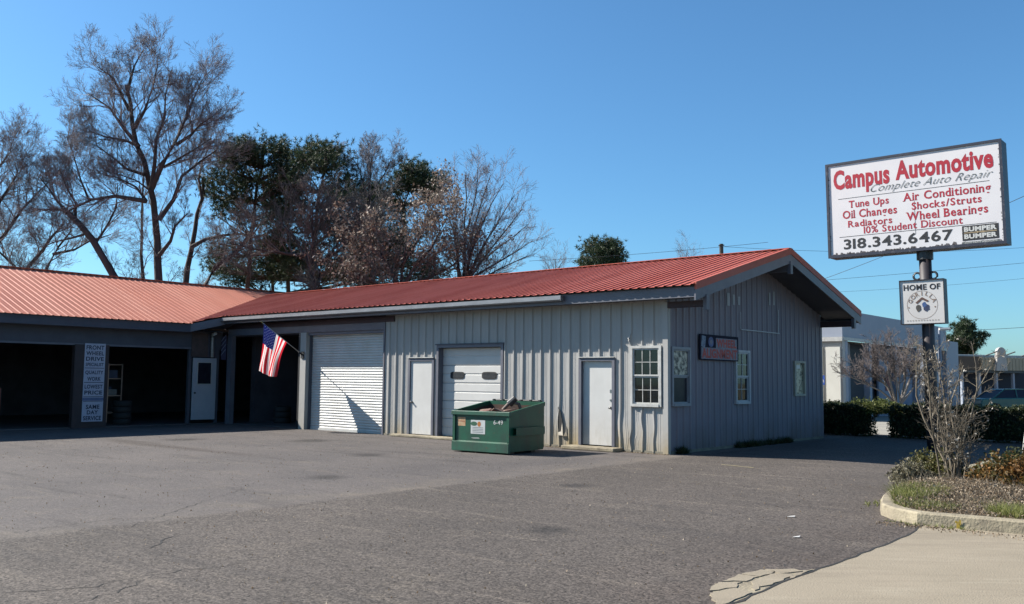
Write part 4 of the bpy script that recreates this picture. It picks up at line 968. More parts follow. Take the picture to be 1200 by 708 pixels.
# ================================================================== INSIDE THE BAYS
def tire_stack(x, y, n, label):
    t = thing('tire_stack', label, 'tires', (x, y, .03), 'tires stored in the dark bay')
    for k in range(n):
        mb = MB(); z = .13+k*.2; R0 = .31
        ring = [(R0-.11, -.085), (R0-.03, -.1), (R0, -.07), (R0, .07), (R0-.03, .1), (R0-.11, .085)]
        N_ = 20; vs = [(x+r*math.cos(2*math.pi*j/N_)+.02*(k % 2), y+r*math.sin(2*math.pi*j/N_), z+h) for j in range(N_) for r, h in ring]
        mb.add(vs, [(j*6+i, ((j+1) % N_)*6+i, ((j+1) % N_)*6+(i+1) % 6, j*6+(i+1) % 6) for j in range(N_) for i in range(6)]); part('tire', mb, M_RUBBER, t, smooth=True)
tire_stack(-19.4, -3.2, 4, 'stack of four black tires in the dark bay right of the pier')
tire_stack(-17.0, 1.6, 3, 'stack of three black tires inside the bay behind the flag')
t = thing('tool_chest', 'dark red tool chest in the shade of the leftmost bay', 'tool chest', (-20.2, -7.2, .03))
mb = MB(); mb.box(-20.5, -19.95, -7.65, -6.85, .15, 1.25); part('cabinet', mb, mat('tool_chest_red', (.2, .02, .015), (.15, .018, .015), 3, .35), t)
for k in range(5):
    mb = MB(); mb.box(-19.948, -19.93, -7.6, -6.9, .2+k*.2, .37+k*.2); dr = part('drawer', mb, MATS['tool_chest_red'], t); mb = MB(); mb.box(-19.93, -19.915, -7.5, -7.0, .34+k*.2, .355+k*.2); part('handle', mb, M_STEEL, dr)
for a in (-7.58, -6.92):
    for b in (-20.43, -20.02): mb = MB(); mb.tube([(b, a-.02, .09), (b, a+.02, .09)], .06, 10); part('caster', mb, M_RUBBER, t)
t = thing('workbench', 'steel workbench with a vise at the back of the bay behind the flag', 'workbench', (-16, 4.2, .03))
mb = MB(); mb.box(-17.4, -14.6, 3.9, 4.6, .86, .93); part('bench_top', mb, mat('bench_wood', (.18, .12, .07), (.12, .08, .05), 4, .7), t)
for a in (-17.3, -14.7):
    for b in (3.97, 4.53): mb = MB(); mb.box(a-.03, a+.03, b-.03, b+.03, .03, .86); part('leg', mb, M_STEEL, t)
mb = MB(); mb.box(-16.1, -15.85, 4.0, 4.12, .93, 1.12); mb.box(-16.05, -15.9, 4.14, 4.26, .93, 1.1); mb.tube([(-15.97, 3.85, 1.0), (-15.97, 4.2, 1.0)], .02, 8); part('vise', mb, M_STEEL, t)
t = thing('storage_rack', 'metal shelf rack with boxes in the dark bay right of the pier', 'shelving', (-21.5, -2.6, .03))
for a in (-22.3, -20.9):
    for b in (-3.0, -2.5): mb = MB(); mb.box(a-.02, a+.02, b-.02, b+.02, .03, 2.1); part('upright', mb, M_STEEL, t)
for z in (.35, .95, 1.55, 2.05): mb = MB(); mb.box(-22.32, -20.88, -3.02, -2.48, z, z+.03); part('shelf', mb, M_STEEL, t)
for i, (x, z, s_) in enumerate(((-22.1, .39, .3), (-21.6, .99, .35), (-21.15, .99, .25), (-21.9, 1.59, .3), (-21.2, 1.59, .35))):
    mb = MB(); mb.box(x-s_/2, x+s_/2, -2.95, -2.6, z, z+s_*.8); o = part('parts_box', mb, mat('box_card_%d' % (i % 3), ((.25, .17, .1), (.1, .14, .25), (.3, .3, .28))[i % 3]))
    tag(o, ['brown parts box on the lowest shelf of the rack', 'wide blue parts box on the second shelf of the rack', 'small pale parts box on the second shelf of the rack', 'brown parts box on the third shelf of the rack', 'blue parts box on the third shelf of the rack'][i], 'box', 'boxes on the storage rack')
t = thing('strip_light', 'white strip light hanging near the ceiling in the leftmost bay', 'light fixture', (-19.6, -7.6, 2.45))
mb = MB(); mb.prism([(-.1, 0), (.1, 0), (.04, .07), (-.04, .07)], lambda a, b: (-19.6+a, -8.4, 2.42+b), lambda a, b: (-19.6+a, -7.25, 2.42+b)); part('reflector', mb, M_WHITE, t)
for a in (-.045, .045): mb = MB(); mb.tube([(-19.6+a, -8.38, 2.405), (-19.6+a, -7.27, 2.405)], .013, 8); part('tube_lamp', mb, mat('lit_tube', (.9, .95, 1.), None, emit=1.6), t)
for y in (-8.2, -7.4): mb = MB(); mb.tube([(-19.6, y, 2.49), (-19.6, y, 3.9)], .006, 5); part('hanging_wire', mb, M_DARKMETAL, t)
t = thing('bay_banner', 'dark blue notice board hanging behind the leftmost bay opening', 'notice board', (-19.9, -7.7, 1.8))
mb = MB(); mb.box(-19.93, -19.9, -8.3, -7.2, 1.9, 2.2); part('board', mb, mat('blue_notice', (.05, .07, .16), (.08, .1, .2), 6, .6), t)
for y in (-8.25, -7.25): mb = MB(); mb.tube([(-19.915, y, 2.2), (-19.915, y, 3.9)], .006, 5); part('hanging_wire', mb, M_DARKMETAL, t)

# ================================================================== VEGETATION GENERATORS
class Wood:
    """branches as polylines, turned into tubes in bulk"""
    def __init__(s): s.g = {}
    def add(s, pts, rad, sides): s.g.setdefault((len(pts), sides), []).append((pts, rad))
    def mesh(s, name, m, parent, smin=0, smax=99):
        Vs = []; Fs = []; off = 0
        for (k, sides), L in s.g.items():
            if not (smin <= sides <= smax): continue
            P = np.array([a for a, _ in L]); Rr = np.array([b for _, b in L])     # m,k,3  m,k
            d = np.empty_like(P); d[:, 1:-1] = P[:, 2:]-P[:, :-2]; d[:, 0] = P[:, 1]-P[:, 0]; d[:, -1] = P[:, -1]-P[:, -2]
            d /= np.linalg.norm(d, axis=2, keepdims=True)+1e-9
            ref = np.where(np.abs(d[..., 2:3]) < .9, np.array([0, 0, 1.]), np.array([1., 0, 0])); a = np.cross(d, ref); a /= np.linalg.norm(a, axis=2, keepdims=True)+1e-9; b = np.cross(d, a)
            an = 2*np.pi*np.arange(sides)/sides
            V = P[:, :, None, :]+Rr[:, :, None, None]*(np.cos(an)[None, None, :, None]*a[:, :, None, :]+np.sin(an)[None, None, :, None]*b[:, :, None, :])
            mN = len(L); V = V.reshape(-1, 3)
            i, j = np.meshgrid(np.arange(k-1), np.arange(sides), indexing='ij'); i = i.ravel(); j = j.ravel(); j2 = (j+1) % sides
            q = np.stack([i*sides+j, i*sides+j2, (i+1)*sides+j2, (i+1)*sides+j], 1)
            F = (q[None]+(np.arange(mN)*k*sides)[:, None, None]).reshape(-1, 4)+off
            Vs.append(V); Fs.append(F); off += len(V)
        if not Vs: return None
        return build(name, np.vstack(Vs), np.vstack(Fs), m, parent, smooth=True)
def grow(W, p, d, r, L, lvl, maxl, q, kids=(5, 6, 5, 4, 3), wob=.12, trop=.05, ang=(.5, .95), shrink=.58, rmin=.006, droop=0., tips=None):
    n = 6 if lvl == 0 else (5 if lvl == 1 else (4 if lvl < maxl else 3))
    pts = [p]; rad = [r]; dd = d; st = L/(n-1)
    for i in range(1, n):
        dd = unit(dd+q.normal(size=3)*wob+np.array([0, 0, trop-droop*i/n])); p = p+dd*st; pts.append(p); rad.append(max(r*(1-.8*i/(n-1)), rmin))
    W.add(pts, rad, 7 if r > .08 else (5 if r > .03 else 3))
    if tips is not None and lvl >= maxl-1: tips.append(p)
    if lvl >= maxl: return
    kn = kids[min(lvl, len(kids)-1)]
    for c in range(kn):
        t = .22+.78*(c+q.random())/kn; t = min(t, .999); f = t*(n-1); i = int(f); base = pts[i]+(pts[i+1]-pts[i])*(f-i)
        rr = rad[i]+(rad[i+1]-rad[i])*(f-i); dr = unit(pts[i+1]-pts[i])
        perp = unit(np.cross(dr, q.normal(size=3))); a = q.uniform(*ang)
        nd = unit(dr*math.cos(a)+perp*math.sin(a))
        grow(W, base, nd, max(rr*.52, rmin), L*shrink*q.uniform(.7, 1.15)*(1-.3*t), lvl+1, maxl, q, kids, wob*1.15, trop, ang, shrink, rmin, droop, tips)
def limb(W, px, dep, r0, r1, q, kids, maxl, cl, sides=8, jit=.6, first=.15, trop=.1, spread=(.5, 1.), shrink=.64, rmin=.0042, wob=.14, tips=None):
    """main limb through layout points at a distance dep, then side growth"""
    pts = []; off = q.uniform(-jit, jit)*.3
    for i, (a, b) in enumerate(px):
        off += q.normal()*jit*.5 if i else 0
        pts.append(ray(a, b, dep+off))
    # resample
    pts = np.array(pts); seg = np.linalg.norm(np.diff(pts, axis=0), axis=1); cum = np.concatenate([[0], np.cumsum(seg)]); L = cum[-1]
    n = max(4, int(L/.9)); s = np.linspace(0, L, n)
    P = np.stack([np.interp(s, cum, pts[:, k]) for k in range(3)], 1)
    P[1:-1] = .25*P[:-2]+.5*P[1:-1]+.25*P[2:]; P[1:-1] += q.normal(size=P[1:-1].shape)*.07
    rad = r0+(r1-r0)*np.linspace(0, 1, n)**.8
    W.add(list(P), list(rad), sides)
    kids = int(kids*1.3)
    for c in range(kids):
        t = first+(1-first)*(c+q.random())/kids; t = min(t, .999); f = t*(n-1); i = int(f); base = P[i]+(P[i+1]-P[i])*(f-i); rr = rad[i]
        dr = unit(P[i+1]-P[i]); perp = unit(np.cross(dr, q.normal(size=3))); a = q.uniform(*spread)
        nd = unit(dr*math.cos(a)+perp*math.sin(a)+np.array([0, 0, .1]))
        grow(W, base, nd, max(min(rr*.5, .034), rmin), cl*q.uniform(.6, 1.15), 1, maxl, q, (5, 6, 6, 6, 4), wob, trop, (.4, .85), shrink, rmin, tips=tips)
    return P
def leaves(C, k, spread, size, q, flat_=.5, nrm_up=0.):
    """k little leaf quads around each centre"""
    C = np.repeat(np.asarray(C), k, 0); n = len(C)
    dr = q.normal(size=(n, 3)); dr /= np.linalg.norm(dr, axis=1, keepdims=True)
    c = C+dr*(q.random((n, 1))**.5)*spread
    a = q.normal(size=(n, 3)); a[:, 2] += nrm_up; a /= np.linalg.norm(a, axis=1, keepdims=True); b = np.cross(a, q.normal(size=(n, 3))); b /= np.linalg.norm(b, axis=1, keepdims=True)
    s = size*(.6+.8*q.random((n, 1)))
    V = np.stack([c-a*s, c+b*s*flat_, c+a*s, c-b*s*flat_], 1).reshape(-1, 3); F = np.arange(4*n).reshape(n, 4)
    return V, F
def needles(C, k, L, wd, q, upb=.3):
    C = np.repeat(np.asarray(C), k, 0); n = len(C); d = q.normal(size=(n, 3)); d[:, 2] += upb; d /= np.linalg.norm(d, axis=1, keepdims=True)
    b = np.cross(d, q.normal(size=(n, 3))); b /= np.linalg.norm(b, axis=1, keepdims=True); l = L*(.6+.6*q.random((n, 1)))
    V = np.stack([C-b*wd, C+b*wd, C+d*l], 1).reshape(-1, 3); return V, np.arange(3*n).reshape(n, 3)

def bare_tree(name, label, base_px, dep, limbs, seed, group, maxl=4, cat='tree', mw=None, mb_=None):
    q = np.random.default_rng(seed); b = ray(*base_px, dep); b[2] = -.03; o = thing(name, label, cat, tuple(b), group); W = Wood()
    for (px, r0, r1, kids, cl, *kw) in limbs:
        kw = kw[0] if kw else {}
        limb(W, px, dep, r0, r1, q, kids, kw.pop('maxl', maxl), cl, **kw)
    W.mesh('trunk', mb_ or M_BARK, o, 7, 99); W.mesh('crown', mw or M_TWIG, o, 0, 6)
    return o
G = 'bare trees behind the shop'
DB = 44.
# big bare tree: trunk from the ground below the roof line up
bare_tree('bare_tree', 'tallest bare tree, wide crown above the orange roof', (187, 441), DB, [
 ([(188, 470), (187, 330), (185, 264), (177, 222), (163, 172), (152, 130), (148, 100)], .30, .08, 12, 2.2), ([(177, 222), (181, 180), (190, 140), (197, 105), (201, 82)], .12, .02, 12, 1.9), ([(163, 172), (142, 166), (120, 162), (104, 154)], .08, .02, 9, 1.7), ([(192, 196), (214, 186), (236, 172), (248, 162)], .08, .02, 9, 1.6), ([(172, 236), (158, 215), (140, 206), (118, 204)], .07, .02, 8, 1.6),
 ([(149, 112), (150, 90), (158, 65), (168, 58)], .09, .02, 7, 1.3), ([(152, 130), (140, 100), (128, 84), (114, 78)], .09, .02, 8, 1.5), ([(163, 172), (150, 150), (128, 132), (104, 110)], .11, .02, 9, 2.0),
 ([(158, 150), (172, 118), (180, 95), (185, 75)], .1, .02, 8, 1.5), ([(177, 222), (192, 196), (206, 170), (218, 140), (222, 110)], .15, .03, 12, 2.3), ([(206, 170), (228, 150), (240, 142), (250, 136)], .1, .02, 9, 1.5),
 ([(218, 140), (228, 110), (236, 96)], .08, .02, 8, 1.5), ([(186, 258), (204, 232), (214, 205), (232, 186), (254, 176)], .13, .03, 10, 1.9), ([(172, 236), (150, 230), (128, 228), (104, 234), (84, 246), (74, 250)], .12, .04, 10, 2.0),
 ([(104, 234), (92, 205), (84, 180), (78, 160)], .06, .015, 9, 1.9), ([(170, 205), (150, 195), (132, 185), (112, 170)], .09, .02, 8, 1.8), ([(178, 225), (150, 205), (120, 200)], .05, .012, 8, 1.6),
 ([(186, 300), (200, 280), (206, 262), (220, 250)], .11, .03, 5, 1.2)], 11, G)
bare_tree('bare_tree', 'slender straight bare stem just left of the tallest trunk', (170, 441), DB+1, [
 ([(170, 470), (170, 340), (166, 290), (165, 255), (171, 215), (168, 180)], .16, .03, 10, 1.6)], 12, G)
bare_tree('bare_tree', 'bare tree leaning left with its top over the orange roof', (140, 441), DB-1, [
 ([(190, 430), (140, 332), (110, 288), (88, 262), (76, 246)], .24, .13, 3, 1.5), ([(76, 246), (62, 230), (52, 215), (44, 205)], .08, .02, 9, 1.6), ([(88, 262), (84, 232), (74, 212), (70, 198)], .08, .02, 9, 1.6),
 ([(76, 246), (52, 240), (30, 250)], .08, .02, 8, 1.6), ([(110, 288), (130, 262), (140, 240), (138, 215)], .08, .02, 8, 1.6), ([(98, 275), (70, 280), (50, 290)], .06, .02, 7, 1.6)], 13, G)
bare_tree('bare_tree', 'low spreading bare tree just above the left part of the ridge', (75, 441), DB+2, [
 ([(10, 440), (24, 325), (40, 300), (62, 283), (75, 262)], .2, .05, 10, 2.0), ([(40, 440), (45, 325), (62, 298), (74, 290), (84, 270)], .14, .04, 9, 1.9), ([(24, 325), (10, 300), (-8, 280)], .1, .03, 8, 1.9), ([(62, 298), (100, 290), (130, 275)], .08, .02, 8, 1.8)], 14, G)
bare_tree('bare_tree', 'bare tree at the left edge of the view', (-20, 441), DB, [
 ([(-25, 470), (-22, 340), (-15, 290), (-8, 250), (-4, 215), (-3, 185)], .3, .05, 14, 2.0), ([(-18, 300), (5, 268), (28, 245), (48, 222)], .14, .03, 11, 2.0), ([(-10, 250), (8, 222), (18, 200), (24, 188)], .1, .02, 10, 1.7), ([(-20, 270), (-50, 220), (-60, 160)], .16, .03, 8, 2.2), ([(-4, 200), (12, 185), (14, 168)], .06, .02, 8, 1.7)], 15, G)
bare_tree('bare_tree', 'dark bare trunk forking to the right beside the first pine', (225, 441), DB+3, [
 ([(210, 470), (217, 332), (224, 290), (230, 262), (237, 235), (238, 210)], .27, .08, 7, 1.6), ([(224, 290), (232, 281), (258, 279), (284, 274)], .12, .05, 5, 1.2), ([(200, 440), (240, 330), (262, 305), (285, 284), (300, 262)], .25, .09, 6, 1.3), ([(237, 235), (228, 200), (240, 180), (250, 165)], .08, .02, 8, 1.7)], 16, G)
bare_tree('bare_tree', 'tall thin bare tree rising between two pines', (435, 441), DB+4, [
 ([(436, 470), (436, 330), (434, 270), (432, 235), (434, 205)], .2, .05, 14, 1.5, dict(first=.45)), ([(434, 235), (420, 205), (413, 185)], .06, .02, 9, 1.3), ([(434, 230), (450, 205), (458, 188)], .06, .02, 9, 1.3), ([(434, 205), (432, 188), (436, 175)], .05, .015, 8, 1.1)], 17, G)
bare_tree('bare_tree', 'reddish twiggy bare tree in front of the pines', (370, 441), DB-3, [
 ([(372, 470), (372, 335), (360, 300), (348, 280), (330, 262)], .15, .03, 13, 1.8), ([(372, 335), (385, 305), (392, 280), (396, 258)], .13, .03, 13, 1.8), ([(360, 300), (335, 298), (300, 290), (270, 285)], .1, .02, 14, 1.9), ([(385, 300), (410, 285), (425, 260)], .08, .02, 12, 1.9), ([(366, 310), (370, 285), (364, 262), (366, 240)], .09, .02, 9, 1.7)], 18, G, mw=M_TWIGR)
fan = [([(540, 470), (541, 335), (546, 300), (548, 250), (545, 205)], .12, .02, 10, 1.5)]
for k, (tx, ty) in enumerate(((560, 196), (575, 205), (590, 215), (603, 228), (612, 245), (620, 262), (624, 282), (618, 300), (530, 215), (515, 225), (600, 318), (585, 260), (570, 240))):
    bx_ = 541; mx_ = bx_+(tx-bx_)*.45; my_ = 332+(ty-332)*.55+(6 if tx > 600 else 0)
    fan.append(([(bx_+(-2+k % 3*2), 345), (bx_+(mx_-bx_)*.35, 318), (mx_, my_), (tx-(tx-mx_)*.3, ty+(my_-ty)*.35), (tx, ty)], .075, .012, 9, 1.15, dict(maxl=3, spread=(.25, .6), jit=1.0)))
bare_tree('bare_tree', 'fan shaped pale bare tree at the right end of the tree line', (541, 441), DB-4, fan, 19, G)
for (cx, cy, s_, lab, sd) in ((650, 312, 14, 'tiny bare treetop left of the small round pine', 31), (803, 305, 16, 'faint bare treetop over the red ridge left of the utility pole', 32)):
    bare_tree('bare_tree', lab, (cx, 441), 75, [([(cx, 450), (cx, 340), (cx+1, cy-8)], .14, .02, 12, 1.6, dict(first=.55, maxl=3)), ([(cx, 330), (cx-s_*.6, cy-2)], .06, .02, 6, 1.2, dict(maxl=3)), ([(cx, 330), (cx+s_*.6, cy-4)], .06, .02, 6, 1.2, dict(maxl=3))], sd, 'distant bare treetops')

def pine(label, base, trunk, blobs, dep, seed, name='pine_tree', group='pines behind the shop', tuft=(15, .23, .015), per=1.0, m=None, wr=.2):
    q = np.random.default_rng(seed); b = ray(*base, dep); b[2] = -.03; o = thing(name, label, 'tree', tuple(b), group); W = Wood()
    sc = dep/FPX; T = limb(W, trunk, dep, wr, .06, q, 3, 2, .9, first=.4)
    C = []
    for (bx, by, br) in blobs:
        dz = q.normal()*1.1; c = ray(bx, by, dep+dz); Rm = br*sc
        i = int(np.argmin(np.linalg.norm(T-c, axis=1)+np.maximum(0, T[:, 2]-c[2]+.3)*2)); s_ = T[i]
        mid = (s_+c)/2+np.array([0, 0, -.15])+q.normal(size=3)*.15; W.add([s_, mid, c], [.055, .035, .012], 5)
        for _ in range(3):
            e = c+q.normal(size=3)*Rm*.5; W.add([mid*.3+c*.7, (c+e)/2, e], [.02, .014, .007], 3)
        nsub = max(3, int(6.0*per*(Rm/.5)**2)); sub = q.normal(size=(nsub, 3)); sub /= np.linalg.norm(sub, axis=1, keepdims=True); sub = c+sub*(q.random((nsub, 1))**.4)*Rm*np.array([1, 1, .62])
        for s2 in sub: C.append(s2+q.normal(size=(6, 3))*.26)
    W.mesh('trunk', M_PINE_BARK, o)
    C = np.vstack(C); V, F = needles(C, tuft[0], tuft[1], tuft[2], q); build('crown', V, F, m or M_PINE, o)
    return o
def blobs_in(cx, cy, rx, ry, n, r, q, top=0.):
    out = []; n = int(n*2.3); r = r*.9
    for _ in range(n):
        a = q.uniform(0, 2*math.pi); t = q.random()**.5; out.append((cx+rx*t*math.cos(a), cy+ry*t*math.sin(a), r*q.uniform(.7, 1.25)))
    return out
q = np.random.default_rng(21)
pine('broad dark pine nearest the tallest bare tree', (296, 441), [(290, 470), (289, 330), (292, 280), (300, 235), (306, 195), (308, 175)],
     blobs_in(298, 182, 46, 17, 20, 12, q)+blobs_in(275, 215, 34, 24, 13, 12, q)+blobs_in(325, 215, 24, 30, 8, 11, q)+blobs_in(270, 255, 22, 14, 5, 10, q)+blobs_in(265, 300, 26, 18, 7, 11, q)+blobs_in(330, 270, 20, 20, 5, 10, q), DB+5, 41)
pine('dark pine with rounded top in the middle of the tree line', (366, 441), [(364, 470), (364, 330), (366, 290), (372, 240), (380, 200), (382, 180)],
     blobs_in(378, 184, 30, 14, 14, 11, q)+blobs_in(400, 215, 22, 26, 12, 11, q)+blobs_in(352, 225, 16, 28, 6, 10, q)+blobs_in(385, 265, 28, 22, 8, 11, q)+blobs_in(370, 310, 36, 16, 10, 11, q), DB+4, 42)
pine('tall pine filling the band between the two rounded pines', (338, 441), [(336, 470), (336, 330), (338, 280), (340, 240), (342, 210)],
     blobs_in(338, 205, 20, 22, 12, 12, q)+blobs_in(335, 250, 30, 24, 14, 12, q)+blobs_in(330, 300, 34, 22, 14, 12, q), DB+8, 47)
pine('leaning pine showing dark between the thin bare tree and the brown leafed tree', (425, 441), [(422, 470), (422, 330), (424, 290), (430, 250), (434, 230)],
     blobs_in(430, 235, 20, 18, 10, 12, q)+blobs_in(420, 265, 26, 22, 12, 12, q)+blobs_in(440, 300, 40, 20, 14, 12, q), DB+8, 48)
pine('pine with a dense green tuft behind the brown leafed tree', (478, 441), [(462, 470), (464, 330), (470, 280), (478, 235), (482, 200)],
     blobs_in(484, 208, 22, 16, 18, 10, q)+blobs_in(505, 222, 12, 16, 8, 8, q)+blobs_in(460, 235, 20, 16, 9, 10, q)+blobs_in(470, 275, 26, 22, 8, 10, q)+blobs_in(515, 215, 6, 12, 4, 6, q)+blobs_in(420, 285, 18, 25, 8, 10, q), DB+6, 43)
pine('dark low evergreen filling the gap above the orange ridge', (310, 441), [(318, 470), (318, 345), (320, 310), (322, 285)],
     blobs_in(300, 318, 60, 16, 20, 12, q)+blobs_in(420, 320, 40, 14, 12, 12, q)+blobs_in(495, 318, 30, 16, 9, 11, q), DB+9, 44, 'evergreen_tree', 'evergreens behind the shop')
pine('small round pine alone above the red ridge', (705, 441), [(704, 460), (704, 350), (704, 300), (704, 288)],
     blobs_in(704, 292, 21, 10, 16, 8, q)+blobs_in(704, 306, 26, 7, 14, 8, q), 78., 45, tuft=(14, .34, .026), per=.45, group='distant pines')
pine('distant pine above the strip mall to the right', (1128, 441), [(1128, 455), (1128, 420), (1129, 390), (1130, 382)],
     blobs_in(1130, 383, 9, 6, 7, 6, q)+blobs_in(1120, 398, 16, 8, 9, 6, q)+blobs_in(1140, 397, 14, 10, 9, 6, q)+blobs_in(1124, 412, 16, 6, 6, 6, q), 92., 46, tuft=(14, .42, .032), per=.33, group='distant pines')

# brown leafed tree, sunlit dry leaves
q = np.random.default_rng(23)
bz = ray(470, 441, DB-5); bz[2] = -.03
o = thing('brown_leafed_tree', 'tree still holding dry tan and brown leaves above the red roof', 'tree', tuple(bz)); W = Wood(); tips = []
for px, r0, kids in (([(470, 470), (470, 340), (472, 310), (476, 288), (480, 268)], .18, 13), ([(470, 340), (450, 305), (440, 288), (430, 276)], .1, 11), ([(470, 340), (495, 305), (512, 282), (520, 262)], .1, 12), ([(471, 335), (520, 320), (548, 300)], .09, 10), ([(470, 345), (440, 330), (415, 318)], .09, 10), ([(472, 310), (492, 280), (500, 250)], .07, 8)):
    limb(W, px, DB-5, r0, .02, q, kids, 3, 1.7, tips=tips)
W.mesh('trunk', M_BARK, o, 7, 99); W.mesh('crown', M_TWIGR, o, 0, 6)
tips = np.array(tips); V, F = leaves(tips, 3, .25, .062, q, .55); build('leaves', V, F, M_BROWNLEAF, o)['kind'] = 'stuff'

# ================================================================== HEDGES
def hedge_bush(x0, x1, y0, y1, z1, m, label, seed, n=4200, name='hedge', group='clipped hedges behind the shop', lf=.035):
    q = np.random.default_rng(seed); o = thing(name, label, 'hedge', ((x0+x1)/2, (y0+y1)/2, 0), group)
    # dark core that blocks the light, inner shade put into its colour
    mb = MB(); N1, N2 = 14, 8; cx, cy = (x0+x1)/2, (y0+y1)/2; hx, hy = (x1-x0)/2-.1, (y1-y0)/2-.1; vs = []
    for j in range(N2+1):
        ph = j/N2
        for i in range(N1*2):
            a = math.pi*i/N1; ca, sa = math.cos(a), math.sin(a); sq_ = lambda v: np.sign(v)*abs(v)**.35; f = (1-max(0, ph-.7)**2*3.2)*(1 if ph > .1 else .85)
            vs.append((cx+hx*sq_(ca)*f+q.normal()*.03, cy+hy*sq_(sa)*f+q.normal()*.03, .05+(z1-.14)*ph+q.normal()*.02))
    K = N1*2; mb.add(vs, [(j*K+i, j*K+(i+1) % K, (j+1)*K+(i+1) % K, (j+1)*K+i) for j in range(N2) for i in range(K)]+[tuple(range(N2*K, (N2+1)*K))])
    part('shade_core', mb, mat('hedge_inner_shadow', (.018, .022, .012), (.03, .03, .018), 6, .95), o)
    # leaves over the skin
    u = q.random((n, 2)); side = q.random(n); Lx, Ly = x1-x0, y1-y0; A = np.array([Lx*Ly*1.3, Lx*z1, Lx*z1*.5, Ly*z1, Ly*z1]); A /= A.sum(); c = np.cumsum(A); P = np.zeros((n, 3))
    s = np.searchsorted(c, side)
    for k in range(5):
        mk = s == k; uu = u[mk]
        if k == 0: P[mk] = np.stack([x0+Lx*uu[:, 0], y0+Ly*uu[:, 1], np.full(mk.sum(), z1-.04)], 1)
        elif k in (1, 2): P[mk] = np.stack([x0+Lx*uu[:, 0], np.full(mk.sum(), y0+.04 if k == 1 else y1-.04), z1*uu[:, 1]], 1)
        else: P[mk] = np.stack([np.full(mk.sum(), x0+.04 if k == 3 else x1-.04), y0+Ly*uu[:, 0], z1*uu[:, 1]], 1)
    # round the edges
    e = np.maximum(0, np.abs((P[:, 0]-cx)/(Lx/2))-.86)/.14; P[:, 2] -= e**2*.14*z1
    P += .05*np.sin(P[:, [1, 2, 0]]*9+seed)+q.normal(size=P.shape)*.035
    V, F = leaves(P, 3, .06, lf, q, .5); build('foliage', V, F, m, o); return o
hedge_bush(-2.9, .62, 11.0, 11.9, 1.0, M_HEDGE, 'dark clipped hedge section against the rear corner of the shop', 51, 6000)
hedge_bush(1.3, 6.2, 11.0, 11.9, .98, M_HEDGE, 'dark clipped hedge section right of the gap, behind the sign pole', 52, 8000)
hedge_bush(6.25, 11.5, 10.7, 11.9, .96, M_HEDGE, 'dark clipped hedge section at the right edge of the view', 53, 7000)

# ================================================================== ISLAND PLANTING
q = np.random.default_rng(61)
# multi-stemmed bare shrub
SB = np.array([6.75, -2.6, .12])
o = thing('bare_shrub', 'tall bare multi stemmed shrub with pale twigs on the kerbed island', 'shrub', tuple(SB)); W = Wood(); tips = []
for k in range(15):
    a = q.uniform(0, 2*math.pi); rr = q.uniform(.02, .2); lean = q.uniform(.02, .24)*(1 if k < 11 else 1.7); H = q.uniform(1.3, 2.35) if k < 10 else q.uniform(.8, 1.4)
    b = SB+np.array([rr*math.cos(a), rr*math.sin(a), 0]); d_ = unit(np.array([math.cos(a)*lean, math.sin(a)*lean, 1]))
    n = 7; pts = [b]; dd = d_
    for i in range(1, n): dd = unit(dd+q.normal(size=3)*np.array([.13, .13, .03])+np.array([0, 0, .05])); pts.append(pts[-1]+dd*H/(n-1))
    r0 = q.uniform(.013, .026); rad = [r0*(1-.7*i/(n-1)) for i in range(n)]; W.add(pts, rad, 6)
    for c in range(11):
        t = .15+.85*(c+q.random())/11; f = min(t, .99)*(n-1); i = int(f); base = pts[i]+(pts[i+1]-pts[i])*(f-i); pr = unit(np.cross(dd, q.normal(size=3))); aa = q.uniform(.5, 1.2)
        nd = unit(np.array([0, 0, 1])*math.cos(aa)+pr*math.sin(aa)); grow(W, base, nd, .006, q.uniform(.2, .46), 1, 3, q, (4, 4, 3), .16, .07, (.4, .9), .55, .0026, tips=tips)
W.mesh('stems', M_PALETWIG, o)
tips = np.array(tips); sel = tips[q.random(len(tips)) < .05]; V, F = leaves(sel, 2, .05, .022, q, .6); build('dry_leaves', V, F, leaf_mat('pale_dry_leaf', (.5, .44, .36), (.6, .54, .46), (.7, .66, .58), 3, .2), o)['kind'] = 'stuff'
def bush(x, y, rx, ry, h, m, label, seed, n=900, lf=.03, k=4, twigs=True, z0=.12, name='low_shrub', flat_=.5, group='low shrubs on the kerbed island'):
    q = np.random.default_rng(seed); o = thing(name, label, 'shrub', (x, y, z0), group); W = Wood(); C = []
    for i in range(26):
        a = q.uniform(0, 2*math.pi); t = q.random()**.5; e = np.array([x+rx*t*math.cos(a), y+ry*t*math.sin(a), z0+h*(.45+.55*math.sqrt(max(0, 1-t*t*.9)))*q.uniform(.75, 1.05)])
        b = np.array([x+.3*rx*t*math.cos(a), y+.3*ry*t*math.sin(a), z0]); m_ = (b+e)/2+q.normal(size=3)*.04; W.add([b, m_, e], [.008, .006, .003], 4)
    W.mesh('stems', M_PALETWIG, o)
    a = q.uniform(0, 2*math.pi, n); ct = q.random(n); rad = q.random(n)**.3; st = np.sqrt(1-ct**2)
    lump = 1+.16*np.sin(a*3+seed)+.1*np.sin(a*7+ct*9)
    P = np.stack([x+rx*st*np.cos(a)*rad*lump, y+ry*st*np.sin(a)*rad*lump, z0+.02+h*ct*rad*lump], 1)
    V, F = leaves(P, k, .07, lf, q, flat_); build('foliage', V, F, m, o); return o
bush(7.75, -1.2, 1.0, .6, .5, M_HEDGE, 'green low shrub behind the orange leafed shrub', 71, 1500)
bush(8.1, -3.1, .95, .55, .52, M_NANDINA, 'orange and green leafed low shrub right of the bare shrub', 72, 1900)
bush(9.4, -3.6, .7, .6, .5, M_NANDINA, 'orange leafed shrub cut by the right edge of the view', 73, 1300)
